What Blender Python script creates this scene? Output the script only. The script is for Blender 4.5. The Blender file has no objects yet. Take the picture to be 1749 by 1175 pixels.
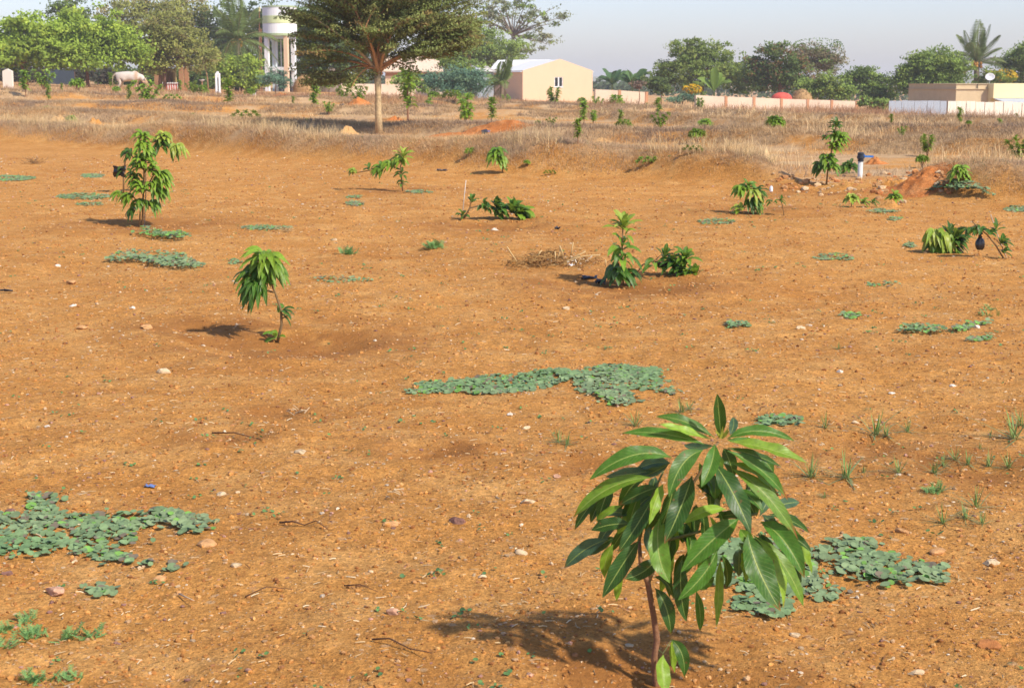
import bpy, math, random
import numpy as np

sc = bpy.context.scene
C = sc.collection
rng = np.random.default_rng(7)
random.seed(7)
R = math.radians

# ------------------------------------------------------------------ camera, sky, sun
FPX, CAM_H, HOR = 2745.0, 1.6, 140.0
PITCH = math.atan((587.5 - HOR) / FPX)
cam_d = bpy.data.cameras.new('camera')
cam = bpy.data.objects.new('camera', cam_d)
C.objects.link(cam)
cam.location = (0, 0, CAM_H)
cam.rotation_euler = (math.pi / 2 - PITCH, 0, 0)
cam_d.sensor_width = 36
cam_d.lens = 36 * FPX / 1749
cam_d.clip_start = 0.1
cam_d.clip_end = 9000
cam_d.dof.use_dof = True
cam_d.dof.focus_distance = 8.0
cam_d.dof.aperture_fstop = 12
sc.camera = cam

SUN = np.array([0.63, -0.52, 0.0]); SUN /= np.linalg.norm(SUN)
SUN_EL = R(43)
world = bpy.data.worlds.new('World'); sc.world = world
world.use_nodes = True
wn, wl = world.node_tree.nodes, world.node_tree.links
sky = wn.new('ShaderNodeTexSky'); sky.sky_type = 'NISHITA'; sky.sun_disc = False
sky.sun_elevation = SUN_EL
sky.sun_rotation = math.atan2(SUN[0], SUN[1])
sky.air_density = 1.0; sky.dust_density = 0.9; sky.ozone_density = 3.5
bg = wn['Background']; bg.inputs[1].default_value = 0.15
tint = wn.new('ShaderNodeMix'); tint.data_type = 'RGBA'; tint.blend_type = 'MULTIPLY'; tint.inputs[0].default_value = 1
tint.inputs[7].default_value = (0.92, 0.87, 1.0, 1)
wl.new(sky.outputs[0], tint.inputs[6]); wl.new(tint.outputs[2], bg.inputs[0])
sun_d = bpy.data.lights.new('sun', 'SUN'); sun_d.energy = 4.0; sun_d.angle = R(2.2); sun_d.color = (1.0, 0.91, 0.78)
sun = bpy.data.objects.new('sun', sun_d); C.objects.link(sun)
from mathutils import Vector
sv = Vector((SUN[0] * math.cos(SUN_EL), SUN[1] * math.cos(SUN_EL), math.sin(SUN_EL)))
sun.rotation_euler = sv.to_track_quat('Z', 'Y').to_euler()
sun.location = (20, -20, 30)
sc.view_settings.view_transform = 'Standard'
sc.view_settings.look = 'None'
sc.view_settings.gamma = 1
sc.view_settings.exposure = 0.45

# ------------------------------------------------------------------ terrain functions
def _h(xi, yi, s):
    n = (xi * 374761393 + yi * 668265263 + s * 1442695041) & 0x7fffffff
    n = ((n ^ (n >> 13)) * 1274126177) & 0x7fffffff
    return ((n ^ (n >> 16)) & 0xffffff) / float(0xffffff)
def vnoise(x, y, s=0):
    x = np.asarray(x, float); y = np.asarray(y, float)
    xi = np.floor(x).astype(np.int64); yi = np.floor(y).astype(np.int64)
    fx = x - xi; fy = y - yi
    fx = fx * fx * (3 - 2 * fx); fy = fy * fy * (3 - 2 * fy)
    a = _h(xi, yi, s); b = _h(xi + 1, yi, s); c = _h(xi, yi + 1, s); d = _h(xi + 1, yi + 1, s)
    return (a + (b - a) * fx) * (1 - fy) + (c + (d - c) * fx) * fy - 0.5
def fbm(x, y, s=0, oct=4):
    r = 0; a = 1
    for k in range(oct):
        r = r + a * vnoise(x * 2 ** k, y * 2 ** k, s + k); a *= 0.5
    return r
def sstep(a, b, x):
    t = np.clip((np.asarray(x, float) - a) / (b - a), 0, 1); return t * t * (3 - 2 * t)
def tilt(x, y):
    return -0.035 * np.clip(x, -70, 70) * sstep(36, 112, y)
cp, sp_ = math.cos(PITCH), math.sin(PITCH)
def ray(px, py):
    u = (px - 874.5) / FPX; v = (587.5 - py) / FPX
    return np.array([u, cp + v * sp_, -sp_ + v * cp])      # unnormalised, forward component ~1
_T = np.geomspace(1.2, 3000, 6000)
def hit_on(fn, px, py, _T=_T):
    d = ray(px, py); X = d[0] * _T; Y = d[1] * _T; Z = CAM_H + d[2] * _T
    below = np.nonzero(Z < fn(X, Y))[0]
    k = below[0] if len(below) else len(_T) - 1
    lo, hi = _T[max(k - 1, 0)], _T[k]
    for _ in range(24):
        m = (lo + hi) / 2
        if CAM_H + d[2] * m < fn(np.array([d[0] * m]), np.array([d[1] * m]))[0]: hi = m
        else: lo = m
    return d[0] * hi, d[1] * hi
def _plan(pts, off):
    p = np.array([hit_on(tilt, *q) for q in pts]); o = np.argsort(p[:, 0])
    return p[o, 0], p[o, 1] + off
BUNDS = [  # foot line in the picture, crest offset, height, half width
    (_plan([(-260, 232), (0, 246), (300, 262), (600, 284), (900, 303), (1100, 311), (1250, 320), (1500, 338), (1749, 352), (2050, 372)], 1.35), 0.52, 0.88),
    (_plan([(-260, 197), (0, 204), (250, 211), (450, 226), (700, 233), (950, 244), (1200, 249), (1500, 263), (1749, 274), (2050, 285)], 1.3), 0.36, 1.1),
    (_plan([(-260, 179), (0, 186), (400, 194), (700, 202), (1000, 208), (1300, 224), (1749, 242), (2050, 250)], 1.6), 0.38, 1.4),
    (_plan([(-260, 163), (0, 169), (400, 176), (800, 185), (1200, 200), (1749, 222), (2050, 230)], 2.0), 0.36, 1.8),
]
def bund_d(i, x, y):
    (bx, by), H, w = BUNDS[i]
    return y - np.interp(x, bx, by) - 0.35 * vnoise(x * 0.6, y * 0 + i * 7.3, 5)
def bunds(x, y):
    z = 0
    for i, (_, H, w) in enumerate(BUNDS):
        d = bund_d(i, x, y)
        h = H * (1 + 0.5 * vnoise(x * 0.5, y * 0 + 3.1 * i, 11)) / (1 + np.abs(d / w) ** 4.2)
        if i == 0:
            h = h * (1 - 0.85 * np.exp(-((x - 5.05) / 0.95) ** 4))
        z = z + h
    return z
PITS = []
def gz(x, y):
    x = np.asarray(x, float); y = np.asarray(y, float)
    near = 1 - sstep(15, 60, y)
    z = tilt(x, y) + bunds(x, y)
    z = z + 0.07 * fbm(x * 0.35, y * 0.35, 21, 3) * (0.4 + near) + near * (0.028 * fbm(x * 2.1, y * 2.1, 31, 3) + 0.012 * fbm(x * 11, y * 11, 41, 3))
    z = z + 0.12 * fbm(x * 0.12, y * 0.12, 51, 3) * sstep(30, 60, y)
    if not PITS: return z
    def pit(x, y, qx, qy, r, dp):
        q = ((x - qx) ** 2 + (y - qy) ** 2) / r ** 2
        return -dp * np.exp(-q) + 0.35 * dp * np.exp(-((np.sqrt(q) - 1.5) / 0.4) ** 2)
    if x.size <= 64:
        A = np.array(PITS).T.reshape(4, -1, *([1] * x.ndim))
        return z + pit(x[None], y[None], *A).sum(0)
    z = np.array(z)
    lox, hix, loy, hiy = x.min(), x.max(), y.min(), y.max()
    for (qx, qy, r, dp) in PITS:
        if qx < lox - 3 * r or qx > hix + 3 * r or qy < loy - 3 * r or qy > hiy + 3 * r: continue
        m = np.nonzero((np.abs(x - qx) < 3.2 * r) & (np.abs(y - qy) < 3.2 * r))
        if len(m[0]): z[m] += pit(x[m], y[m], qx, qy, r, dp)
    return z
for (px, py, r, dp) in [(470, 585, .42, .06), (1120, 1172, .28, .03), (240, 388, .6, .05), (1065, 490, .5, .04), (820, 385, .5, .05), (1275, 360, .5, .04), (690, 322, .5, .03)]:
    PITS.append((*hit_on(tilt, px, py), r, dp))
DUG = list(PITS)
for (px, py, r, dp) in [(735, 776, .16, .035), (400, 748, .15, .03), (560, 575, .3, .03), (1500, 772, .2, .025), (1640, 800, .22, .025), (330, 560, .25, .02), (470, 700, .12, .02), (1400, 330, .5, .03), (1000, 800, .13, .02)]:
    DUG.append((*hit_on(tilt, px, py), r, dp)); PITS.append(DUG[-1])
_r = random.Random(21)
for k in range(46):
    _y = 3.2 * 4.6 ** _r.random(); PITS.append((_r.uniform(-.34, .34) * _y, _y, _r.uniform(.05, .11), _r.uniform(.010, .02)))
def G(px, py, flat=False):
    """point of the ground seen at a pixel; flat ignores the bunds for what stands behind one"""
    x, y = hit_on(tilt, px, py)
    if not flat: x, y = hit_on(gz, px, py, np.linspace(.5, 1.2, 420) * y)
    return np.array([x, y, float(gz(np.array([x]), np.array([y]))[0])])
def at(px, py, Y):
    d = ray(px, py); t = Y / d[1]
    return np.array([d[0] * t, Y, CAM_H + d[2] * t])
def base(px, Y):
    """ground point under picture column px at distance Y"""
    x = (px - 874.5) / FPX * Y * cp
    return np.array([x, Y, float(gz(np.array([x]), np.array([Y]))[0])])

# ------------------------------------------------------------------ materials
def M(name, rough=0.8, spec=0.2):
    m = bpy.data.materials.new(name); m.use_nodes = True
    b = m.node_tree.nodes['Principled BSDF']
    b.inputs['Roughness'].default_value = rough
    b.inputs['Specular IOR Level'].default_value = spec
    return m, m.node_tree.nodes, m.node_tree.links, b
def noise(n, scale, detail=4, rough=0.6):
    t = n.new('ShaderNodeTexNoise'); t.inputs['Scale'].default_value = scale
    t.inputs['Detail'].default_value = detail; t.inputs['Roughness'].default_value = rough
    return t
def mixc(n, l, fac, a, b, mode='MIX'):
    x = n.new('ShaderNodeMix'); x.data_type = 'RGBA'; x.blend_type = mode
    for i, v in ((0, fac), (6, a), (7, b)):
        if hasattr(v, 'is_linked'): l.new(v, x.inputs[i])
        elif i == 0: x.inputs[0].default_value = v
        else: x.inputs[i].default_value = (*v, 1) if len(v) == 3 else v
    return x.outputs[2]
def maprange(n, l, v, a, b, c=0.0, d=1.0):
    x = n.new('ShaderNodeMapRange'); l.new(v, x.inputs[0])
    for i, q in enumerate((a, b, c, d)): x.inputs[i + 1].default_value = q
    return x.outputs[0]
def math2(n, l, op, a, b=None):
    x = n.new('ShaderNodeMath'); x.operation = op
    for i, v in enumerate((a, b)):
        if v is None: continue
        if hasattr(v, 'is_linked'): l.new(v, x.inputs[i])
        else: x.inputs[i].default_value = v
    return x.outputs[0]
def bump(n, l, b, h, strength, dist=0.02):
    x = n.new('ShaderNodeBump'); x.inputs['Strength'].default_value = strength; x.inputs['Distance'].default_value = dist
    l.new(h, x.inputs['Height']); l.new(x.outputs[0], b.inputs['Normal'])
def coord(n, kind='Object'):
    return n.new('ShaderNodeTexCoord').outputs[kind]
def geo_pos(n):
    return n.new('ShaderNodeNewGeometry').outputs['Position']

def translucent_mix(m, n, l, b, colour, fac):
    t = n.new('ShaderNodeBsdfTranslucent')
    if hasattr(colour, 'is_linked'): l.new(colour, t.inputs[0])
    else: t.inputs[0].default_value = (*colour, 1)
    x = n.new('ShaderNodeMixShader'); x.inputs[0].default_value = fac
    l.new(b.outputs[0], x.inputs[1]); l.new(t.outputs[0], x.inputs[2])
    l.new(x.outputs[0], n['Material Output'].inputs[0])

def attr_mat(name, rough=0.85, transl=0.0, spec=0.15, nscale=0, namp=0.25, bmp=0):
    """colour comes from the Col attribute of the mesh, with a little surface noise"""
    m, n, l, b = M(name, rough, spec)
    a = n.new('ShaderNodeAttribute'); a.attribute_name = 'Col'
    col = a.outputs[0]
    if nscale:
        t = noise(n, nscale, 6, 0.65); l.new(geo_pos(n), t.inputs['Vector'])
        f = maprange(n, l, t.outputs[0], 0.3, 0.7, 1 - namp, 1 + namp)
        col = mixc(n, l, 1.0, col, f, 'MULTIPLY')
        if bmp: bump(n, l, b, t.outputs[0], bmp, 0.03)
    l.new(col, b.inputs['Base Color'])
    if transl: translucent_mix(m, n, l, b, col, transl)
    return m

def mango_mat():
    m, n, l, b = M('mango_leaf', 0.38, 0.28)
    a = n.new('ShaderNodeAttribute'); a.attribute_name = 'Col'
    uv = n.new('ShaderNodeUVMap'); uv.uv_map = 'UVMap'
    s = n.new('ShaderNodeSeparateXYZ'); l.new(uv.outputs[0], s.inputs[0])
    av = math2(n, l, 'ABSOLUTE', math2(n, l, 'SUBTRACT', s.outputs[1], 0.5))
    rib = maprange(n, l, av, 0.014, 0.036, 1, 0)
    ph = math2(n, l, 'SUBTRACT', math2(n, l, 'MULTIPLY', s.outputs[0], 95.0), math2(n, l, 'MULTIPLY', av, 34.0))
    vein = maprange(n, l, math2(n, l, 'SINE', ph), 0.72, 1.0, 0, 1)
    t = noise(n, 60, 4); l.new(geo_pos(n), t.inputs['Vector'])
    f = maprange(n, l, t.outputs[0], 0.3, 0.7, 0.72, 1.25)
    col = mixc(n, l, 1.0, a.outputs[0], f, 'MULTIPLY')
    col = mixc(n, l, math2(n, l, 'MULTIPLY', vein, 0.22), col, (0.26, 0.36, 0.07))
    back = n.new('ShaderNodeNewGeometry').outputs['Backfacing']
    sp = noise(n, 70, 2, 0.4); l.new(geo_pos(n), sp.inputs['Vector'])
    col = mixc(n, l, math2(n, l, 'MULTIPLY', maprange(n, l, sp.outputs[0], 0.70, 0.74), 0.7), col, (0.20, 0.10, 0.03))
    pale = mixc(n, l, 0.55, col, (0.24, 0.34, 0.07))
    col = mixc(n, l, back, col, pale)
    col = mixc(n, l, math2(n, l, 'MULTIPLY', rib, 0.9), col, (0.36, 0.44, 0.10))
    l.new(col, b.inputs['Base Color'])
    bump(n, l, b, math2(n, l, 'ADD', math2(n, l, 'MULTIPLY', vein, -0.5), math2(n, l, 'MULTIPLY', rib, -0.8)), 0.35, 0.002)
    tc = mixc(n, l, 0.4, col, (0.40, 0.50, 0.03))
    translucent_mix(m, n, l, b, tc, 0.30)
    return m

def soil_mat(name, red=0.0, use_zone=True):
    m, n, l, b = M(name, 0.95, 0.1)
    p = geo_pos(n)
    def N(s, d=5, r=0.62):
        t = noise(n, s, d, r); l.new(p, t.inputs['Vector']); return t.outputs[0]
    c1, c2, c3 = (0.56, 0.268, 0.068), (0.46, 0.20, 0.045), (0.62, 0.335, 0.105)
    if red: c1, c2, c3 = (0.56, 0.21, 0.058), (0.48, 0.16, 0.040), (0.60, 0.28, 0.10)
    col = mixc(n, l, maprange(n, l, N(0.45, 4), 0.35, 0.68), c1, c2)
    col = mixc(n, l, maprange(n, l, N(2.6, 6), 0.46, 0.72), col, c3)
    col = mixc(n, l, math2(n, l, 'MULTIPLY', maprange(n, l, N(14, 5), 0.52, 0.74), 0.6), col, c2)
    fine = N(85, 5, 0.75)
    col = mixc(n, l, 1.0, col, maprange(n, l, N(30, 4, .7), 0.32, 0.68, 0.80, 1.20), 'MULTIPLY')
    col = mixc(n, l, 1.0, col, maprange(n, l, N(7.5, 5, .75), 0.32, 0.68, 0.88, 1.12), 'MULTIPLY')
    col = mixc(n, l, 1.0, col, maprange(n, l, fine, 0.30, 0.70, 0.55, 1.42), 'MULTIPLY')
    v = n.new('ShaderNodeTexVoronoi'); v.inputs['Scale'].default_value = 62; l.new(p, v.inputs['Vector'])
    sp = n.new('ShaderNodeSeparateColor'); l.new(v.outputs['Color'], sp.inputs[0])
    g = math2(n, l, 'MULTIPLY', maprange(n, l, v.outputs['Distance'], 0.22, 0.32, 1, 0), maprange(n, l, sp.outputs[0], 0.80, 0.84))
    col = mixc(n, l, math2(n, l, 'MULTIPLY', g, 0.75), col, mixc(n, l, sp.outputs[1], (0.62, 0.43, 0.24), (0.46, 0.24, 0.13)))
    d = math2(n, l, 'MULTIPLY', maprange(n, l, v.outputs['Distance'], 0.25, 0.35, 1, 0), maprange(n, l, sp.outputs[0], 0.10, 0.07))
    col = mixc(n, l, math2(n, l, 'MULTIPLY', d, 0.6), col, (0.17, 0.075, 0.03))
    v2 = n.new('ShaderNodeTexVoronoi'); v2.inputs['Scale'].default_value = 17; l.new(p, v2.inputs['Vector'])
    sp2 = n.new('ShaderNodeSeparateColor'); l.new(v2.outputs['Color'], sp2.inputs[0])
    g2 = math2(n, l, 'MULTIPLY', maprange(n, l, v2.outputs['Distance'], 0.20, 0.30, 1, 0), maprange(n, l, sp2.outputs[0], 0.86, 0.88))
    col = mixc(n, l, math2(n, l, 'MULTIPLY', g2, 0.6), col, mixc(n, l, sp2.outputs[1], (0.62, 0.42, 0.22), (0.52, 0.27, 0.12)))
    d2 = math2(n, l, 'MULTIPLY', maprange(n, l, v2.outputs['Distance'], 0.25, 0.42, 1, 0), maprange(n, l, sp2.outputs[0], 0.16, 0.12))
    col = mixc(n, l, math2(n, l, 'MULTIPLY', d2, 0.45), col, (0.24, 0.10, 0.03))
    if use_zone:
        a = n.new('ShaderNodeAttribute'); a.attribute_name = 'Zone'
        ad = n.new('ShaderNodeAttribute'); ad.attribute_name = 'Dug'
        col = mixc(n, l, math2(n, l, 'MULTIPLY', ad.outputs['Fac'], .75), col, mixc(n, l, fine, (0.36, 0.15, 0.038), (0.25, 0.095, 0.025)))
        lit = mixc(n, l, maprange(n, l, N(1.3, 6), 0.4, 0.65), (0.56, 0.385, 0.20), (0.43, 0.27, 0.14))
        zf = math2(n, l, 'MULTIPLY', a.outputs['Fac'], maprange(n, l, N(0.35, 6, 0.7), 0.42, 0.54, 0.0, 1))
        col = mixc(n, l, math2(n, l, 'MULTIPLY', zf, 0.9), col, lit)
    l.new(col, b.inputs['Base Color'])
    hgt = math2(n, l, 'ADD', math2(n, l, 'MULTIPLY', N(22, 6, 0.7), 1.0), math2(n, l, 'ADD', math2(n, l, 'MULTIPLY', fine, 0.45), math2(n, l, 'MULTIPLY', g, 0.25)))
    bump(n, l, b, hgt, 0.75, 0.03)
    return m

def plaster(name, colour, dirt=(0.3, 0.22, 0.14), amt=0.4, rough=0.85, scale=0.9):
    m, n, l, b = M(name, rough, 0.2)
    t = noise(n, scale * 1.6, 9, 0.72); l.new(geo_pos(n), t.inputs['Vector'])
    f = math2(n, l, 'MULTIPLY', maprange(n, l, t.outputs[0], 0.42, 0.85), amt)
    col = mixc(n, l, f, colour, dirt)
    l.new(col, b.inputs['Base Color'])
    bump(n, l, b, t.outputs[0], 0.1, 0.05)
    return m
def plain(name, colour, rough=0.5, spec=0.3, metal=0):
    m, n, l, b = M(name, rough, spec)
    t = noise(n, 9, 4); l.new(geo_pos(n), t.inputs['Vector'])
    col = mixc(n, l, 1.0, colour, maprange(n, l, t.outputs[0], 0.3, 0.7, 0.82, 1.12), 'MULTIPLY')
    l.new(col, b.inputs['Base Color']); b.inputs['Metallic'].default_value = metal
    return m
MT = dict(
    leaf=mango_mat(), soil=soil_mat('soil'), mound=soil_mat('mound_soil', 0, False), redmound=soil_mat('red_mound_soil', 1, False),
    foliage=attr_mat('tree_foliage', 0.7, 0.3), bark=attr_mat('bark', 0.9, 0, 0.1, 14, 0.35, 0.5),
    grass=attr_mat('dry_grass', 0.85, 0.25), weed=attr_mat('weed_leaf', 0.6, 0.2, 0.25, 90, 0.16),
    stone=attr_mat('stone', 0.85, 0, 0.2, 45, 0.28, 0.4), stem=attr_mat('stem', 0.75, 0, 0.2, 120, 0.25, 0.3),
    straw=attr_mat('straw', 0.8, 0.15), hide=attr_mat('cow_hide', 0.85, 0, 0.1, 6, 0.08),
    cream=plaster('cream_plaster', (0.79, 0.56, 0.36), (0.58, 0.40, 0.23), 0.25),
    wallcream=plaster('wall_cream', (0.66, 0.52, 0.38), (0.42, 0.27, 0.17), 0.5, scale=0.7),
    orange=plaster('orange_pilaster', (0.50, 0.25, 0.13), (0.3, 0.16, 0.09), 0.4),
    white=plaster('white_paint', (0.80, 0.80, 0.78), (0.5, 0.45, 0.36), 0.25),
    palegreen=plaster('pale_green_paint', (0.62, 0.68, 0.36), (0.5, 0.5, 0.25), 0.6, scale=2.5),
    greenband=plaster('green_rim', (0.38, 0.46, 0.25), (0.3, 0.3, 0.2), 0.4),
    bluewhite=plaster('pale_blue_paint', (0.60, 0.68, 0.68), (0.4, 0.4, 0.34), 0.3),
    yellow=plaster('yellow_paint', (0.84, 0.74, 0.40), (0.7, 0.55, 0.3), 0.15),
    tan=plaster('tan_plaster', (0.60, 0.47, 0.28), (0.35, 0.25, 0.15), 0.5),
    tin=plaster('grey_sheet', (0.42, 0.46, 0.50), (0.3, 0.3, 0.3), 0.3, 0.5),
    whitetin=plaster('white_sheet', (0.78, 0.71, 0.58), (0.56, 0.45, 0.30), 0.35, 0.6),
    bluetin=plaster('shaded_blue_sheet', (0.055, 0.075, 0.10), (0.05, 0.05, 0.055), 0.4, 0.8),  # blue darkened so the sheets look shaded
    dark=plain('dark_opening', (0.03, 0.035, 0.035), 0.3), glass=plain('window_glass', (0.03, 0.035, 0.04), 0.12, 0.5),
    rust=plaster('rusty_iron', (0.30, 0.13, 0.06), (0.15, 0.07, 0.04), 0.7, scale=3),
    red=plaster('red_cloth', (0.66, 0.09, 0.06), (0.7, 0.3, 0.22), 0.3, scale=1.4), bluecloth=plain('blue_roof', (0.17, 0.20, 0.42), 0.6),
    pvc=plain('grey_pvc', (0.58, 0.57, 0.53), 0.4), valve=plain('dark_valve', (0.035, 0.045, 0.06), 0.4),
    handle=plain('blue_handle', (0.03, 0.19, 0.55), 0.35), black=plain('black_plastic', (0.018, 0.017, 0.018), 0.35, 0.5),
    whiteplastic=plain('white_plastic', (0.82, 0.83, 0.84), 0.4), thatch=plaster('thatch', (0.25, 0.18, 0.13), (0.12, 0.09, 0.07), 0.8, scale=1.6),
    hay=plaster('hay', (0.44, 0.27, 0.11), (0.25, 0.14, 0.06), 0.7, scale=1.8), brick=plaster('brown_pillar', (0.42, 0.22, 0.11), (0.2, 0.1, 0.06), 0.5),
    cable=plain('cable', (0.12, 0.12, 0.12), 0.5), bluescrap=plain('blue_film', (0.16, 0.24, 0.48), 0.4),
    ochre=plaster('ochre_niche', (0.42, 0.36, 0.14), (0.2, 0.2, 0.1), 0.4, scale=3), pink=plaster('pink_panel', (0.40, 0.25, 0.20), (0.2, 0.14, 0.1), 0.4),
)

# ------------------------------------------------------------------ mesh building
class P:
    def __init__(self): self.v, self.f, self.c, self.u, self.n = [], [], [], [], 0
    def add(self, V, F, col=(1, 1, 1), uv=None):
        V = np.asarray(V, float).reshape(-1, 3)
        for f in (F if isinstance(F, list) else [F]):
            f = np.asarray(f, np.int64)
            if len(f): self.f.append(f + self.n)
        c = np.asarray(col, float)
        self.c.append(np.broadcast_to(c, (len(V), 3)) if c.ndim == 1 else c)
        self.u.append(np.zeros((len(V), 2)) if uv is None else uv)
        self.v.append(V); self.n += len(V)
    def mesh(self, name, mat, origin=(0, 0, 0), smooth=False):
        V = np.concatenate(self.v) - np.asarray(origin, float)
        me = bpy.data.meshes.new(name)
        me.vertices.add(len(V)); me.vertices.foreach_set('co', V.astype(np.float32).ravel())
        lv = np.concatenate([f.ravel() for f in self.f])
        tot = np.concatenate([np.full(len(f), f.shape[1]) for f in self.f])
        st = np.concatenate([[0], np.cumsum(tot)[:-1]])
        me.loops.add(len(lv)); me.loops.foreach_set('vertex_index', lv.astype(np.int32))
        me.polygons.add(len(tot)); me.polygons.foreach_set('loop_start', st.astype(np.int32))
        me.polygons.foreach_set('use_smooth', np.full(len(tot), bool(smooth)))
        me.update(calc_edges=True)
        a = me.attributes.new('Col', 'FLOAT_COLOR', 'POINT')
        c = np.concatenate(self.c); a.data.foreach_set('color', np.concatenate([c, np.ones((len(c), 1))], 1).astype(np.float32).ravel())
        u = np.concatenate(self.u)
        if np.any(u):
            uvl = me.uv_layers.new(name='UVMap'); uvl.data.foreach_set('uv', u[lv].astype(np.float32).ravel())
        me.materials.append(mat)
        return me
    def obj(self, name, mat, parent=None, origin=(0, 0, 0), smooth=False):
        o = bpy.data.objects.new(name, self.mesh(name, mat, origin, smooth)); C.objects.link(o)
        if parent is not None: o.parent = parent
        else: o.location = origin
        return o
def box(p, c, s, col=(1, 1, 1), rz=0.0, taper=1.0):
    """axis box, c = centre of the bottom face, s = sizes"""
    x, y, z = s[0] / 2, s[1] / 2, s[2]
    V = np.array([(-x, -y, 0), (x, -y, 0), (x, y, 0), (-x, y, 0), (-x * taper, -y * taper, z), (x * taper, -y * taper, z), (x * taper, y * taper, z), (-x * taper, y * taper, z)])
    k, q = math.cos(rz), math.sin(rz)
    V = V @ np.array([[k, q, 0], [-q, k, 0], [0, 0, 1]]) + np.asarray(c, float)
    p.add(V, np.array([(3, 2, 1, 0), (4, 5, 6, 7), (0, 1, 5, 4), (1, 2, 6, 5), (2, 3, 7, 6), (3, 0, 4, 7)]), col)
def tube(p, pts, rad, seg=8, col=(1, 1, 1), cap=True):
    pts = np.asarray(pts, float); n = len(pts)
    rad = np.broadcast_to(np.asarray(rad, float), (n,))
    T = np.gradient(pts, axis=0); T /= np.linalg.norm(T, axis=1)[:, None] + 1e-9
    ref = np.array([0.13, 0.97, 0.2]) if abs(T[:, 1]).mean() < 0.8 else np.array([1.0, 0.1, 0.2])
    A = np.cross(T, ref); A /= np.linalg.norm(A, axis=1)[:, None] + 1e-9
    B = np.cross(T, A)
    th = np.arange(seg) * 2 * math.pi / seg
    V = pts[:, None] + rad[:, None, None] * (np.cos(th)[None, :, None] * A[:, None] + np.sin(th)[None, :, None] * B[:, None])
    F = [[(i * seg + j, i * seg + (j + 1) % seg, (i + 1) * seg + (j + 1) % seg, (i + 1) * seg + j) for j in range(seg)] for i in range(n - 1)]
    V = V.reshape(-1, 3); fl = [np.array(F).reshape(-1, 4)]
    if cap:
        V = np.concatenate([V, pts[:1], pts[-1:]])
        fl.append(np.array([(n * seg, (j + 1) % seg, j) for j in range(seg)] + [(n * seg + 1, (n - 1) * seg + j, (n - 1) * seg + (j + 1) % seg) for j in range(seg)]))
    c = np.asarray(col, float)
    if c.ndim == 2: c = np.concatenate([np.repeat(c, seg, 0)] + ([c[:1], c[-1:]] if cap else []))
    p.add(V, fl, c)
def lathe(p, c, prof, seg=24, col=(1, 1, 1), sx=1, sy=1):
    th = np.arange(seg) * 2 * math.pi / seg
    V = np.array([(r * math.cos(t) * sx, r * math.sin(t) * sy, z) for r, z in prof for t in th]) + np.asarray(c, float)
    n = len(prof)
    F = [(i * seg + j, i * seg + (j + 1) % seg, (i + 1) * seg + (j + 1) % seg, (i + 1) * seg + j) for i in range(n - 1) for j in range(seg)]
    p.add(V, np.array(F), col)
def bez(p0, p1, p2, n):
    t = np.linspace(0, 1, n)[:, None]
    return (1 - t) ** 2 * np.asarray(p0) + 2 * t * (1 - t) * np.asarray(p1) + t * t * np.asarray(p2)
def tag(o, label, cat, group=None, kind=None):
    if label: o['label'] = label
    if cat: o['category'] = cat
    if group: o['group'] = group
    if kind: o['kind'] = kind
    return o
def thing(name, label, cat, loc, group=None, rz=0):
    o = bpy.data.objects.new(name, None); C.objects.link(o)
    o.empty_display_size = 0.1
    o.location = tuple(float(v) for v in loc); o.rotation_euler = (0, 0, rz)
    return tag(o, label, cat, group)
def dup(root, loc, rz, scale, label=None, group=None):
    r = root.copy(); C.objects.link(r)
    r.location = tuple(float(v) for v in loc); r.rotation_euler = (0, 0, rz); r.scale = (scale,) * 3
    if label: r['label'] = label
    if group: r['group'] = group
    for ch in list(root.children):
        c = ch.copy(); C.objects.link(c); c.parent = r
    return r
def norm(v):
    v = np.asarray(v, float); return v / (np.linalg.norm(v) + 1e-9)

# ------------------------------------------------------------------ ground
def build_ground():
    ys = np.concatenate([np.arange(-8, 2.6, 0.3), np.arange(2.6, 12, 0.03), np.arange(12, 30, 0.06), np.arange(30, 100, 0.22), np.geomspace(100, 420, 120), np.geomspace(440, 6000, 30)])
    t = np.linspace(-1, 1, 561); t = np.sign(t) * np.abs(t) ** 1.35
    Y = np.repeat(ys[:, None], len(t), 1)
    X = t[None, :] * (3.2 + 0.62 * np.maximum(Y, 0))
    Z = gz(X, Y)
    V = np.stack([X, Y, Z], -1).reshape(-1, 3)
    nr, ncol = len(ys), len(t)
    i = (np.arange(nr - 1)[:, None] * ncol + np.arange(ncol - 1)[None, :]).ravel()
    p = P(); p.add(V, np.stack([i, i + 1, i + ncol + 1, i + ncol], 1))
    o = p.obj('ground', MT['soil'], smooth=True)
    d0 = bund_d(0, X, Y)
    zone = sstep(-1.0, -0.45, d0 + 0.5 * fbm(X * 1.5, Y * 1.5, 71, 3))
    a = o.data.attributes.new('Zone', 'FLOAT', 'POINT'); a.data.foreach_set('value', zone.astype(np.float32).ravel())
    dug = 0
    for (qx, qy, r, dp) in DUG: dug = dug + np.exp(-((X - qx) ** 2 + (Y - qy) ** 2) / (r * 1.7) ** 2)
    dug = np.clip(dug * (1 + 1.6 * fbm(X * 5, Y * 5, 131, 3)), 0, 1)
    a = o.data.attributes.new('Dug', 'FLOAT', 'POINT'); a.data.foreach_set('value', dug.astype(np.float32).ravel())
    o['kind'] = 'structure'
build_ground()

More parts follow.
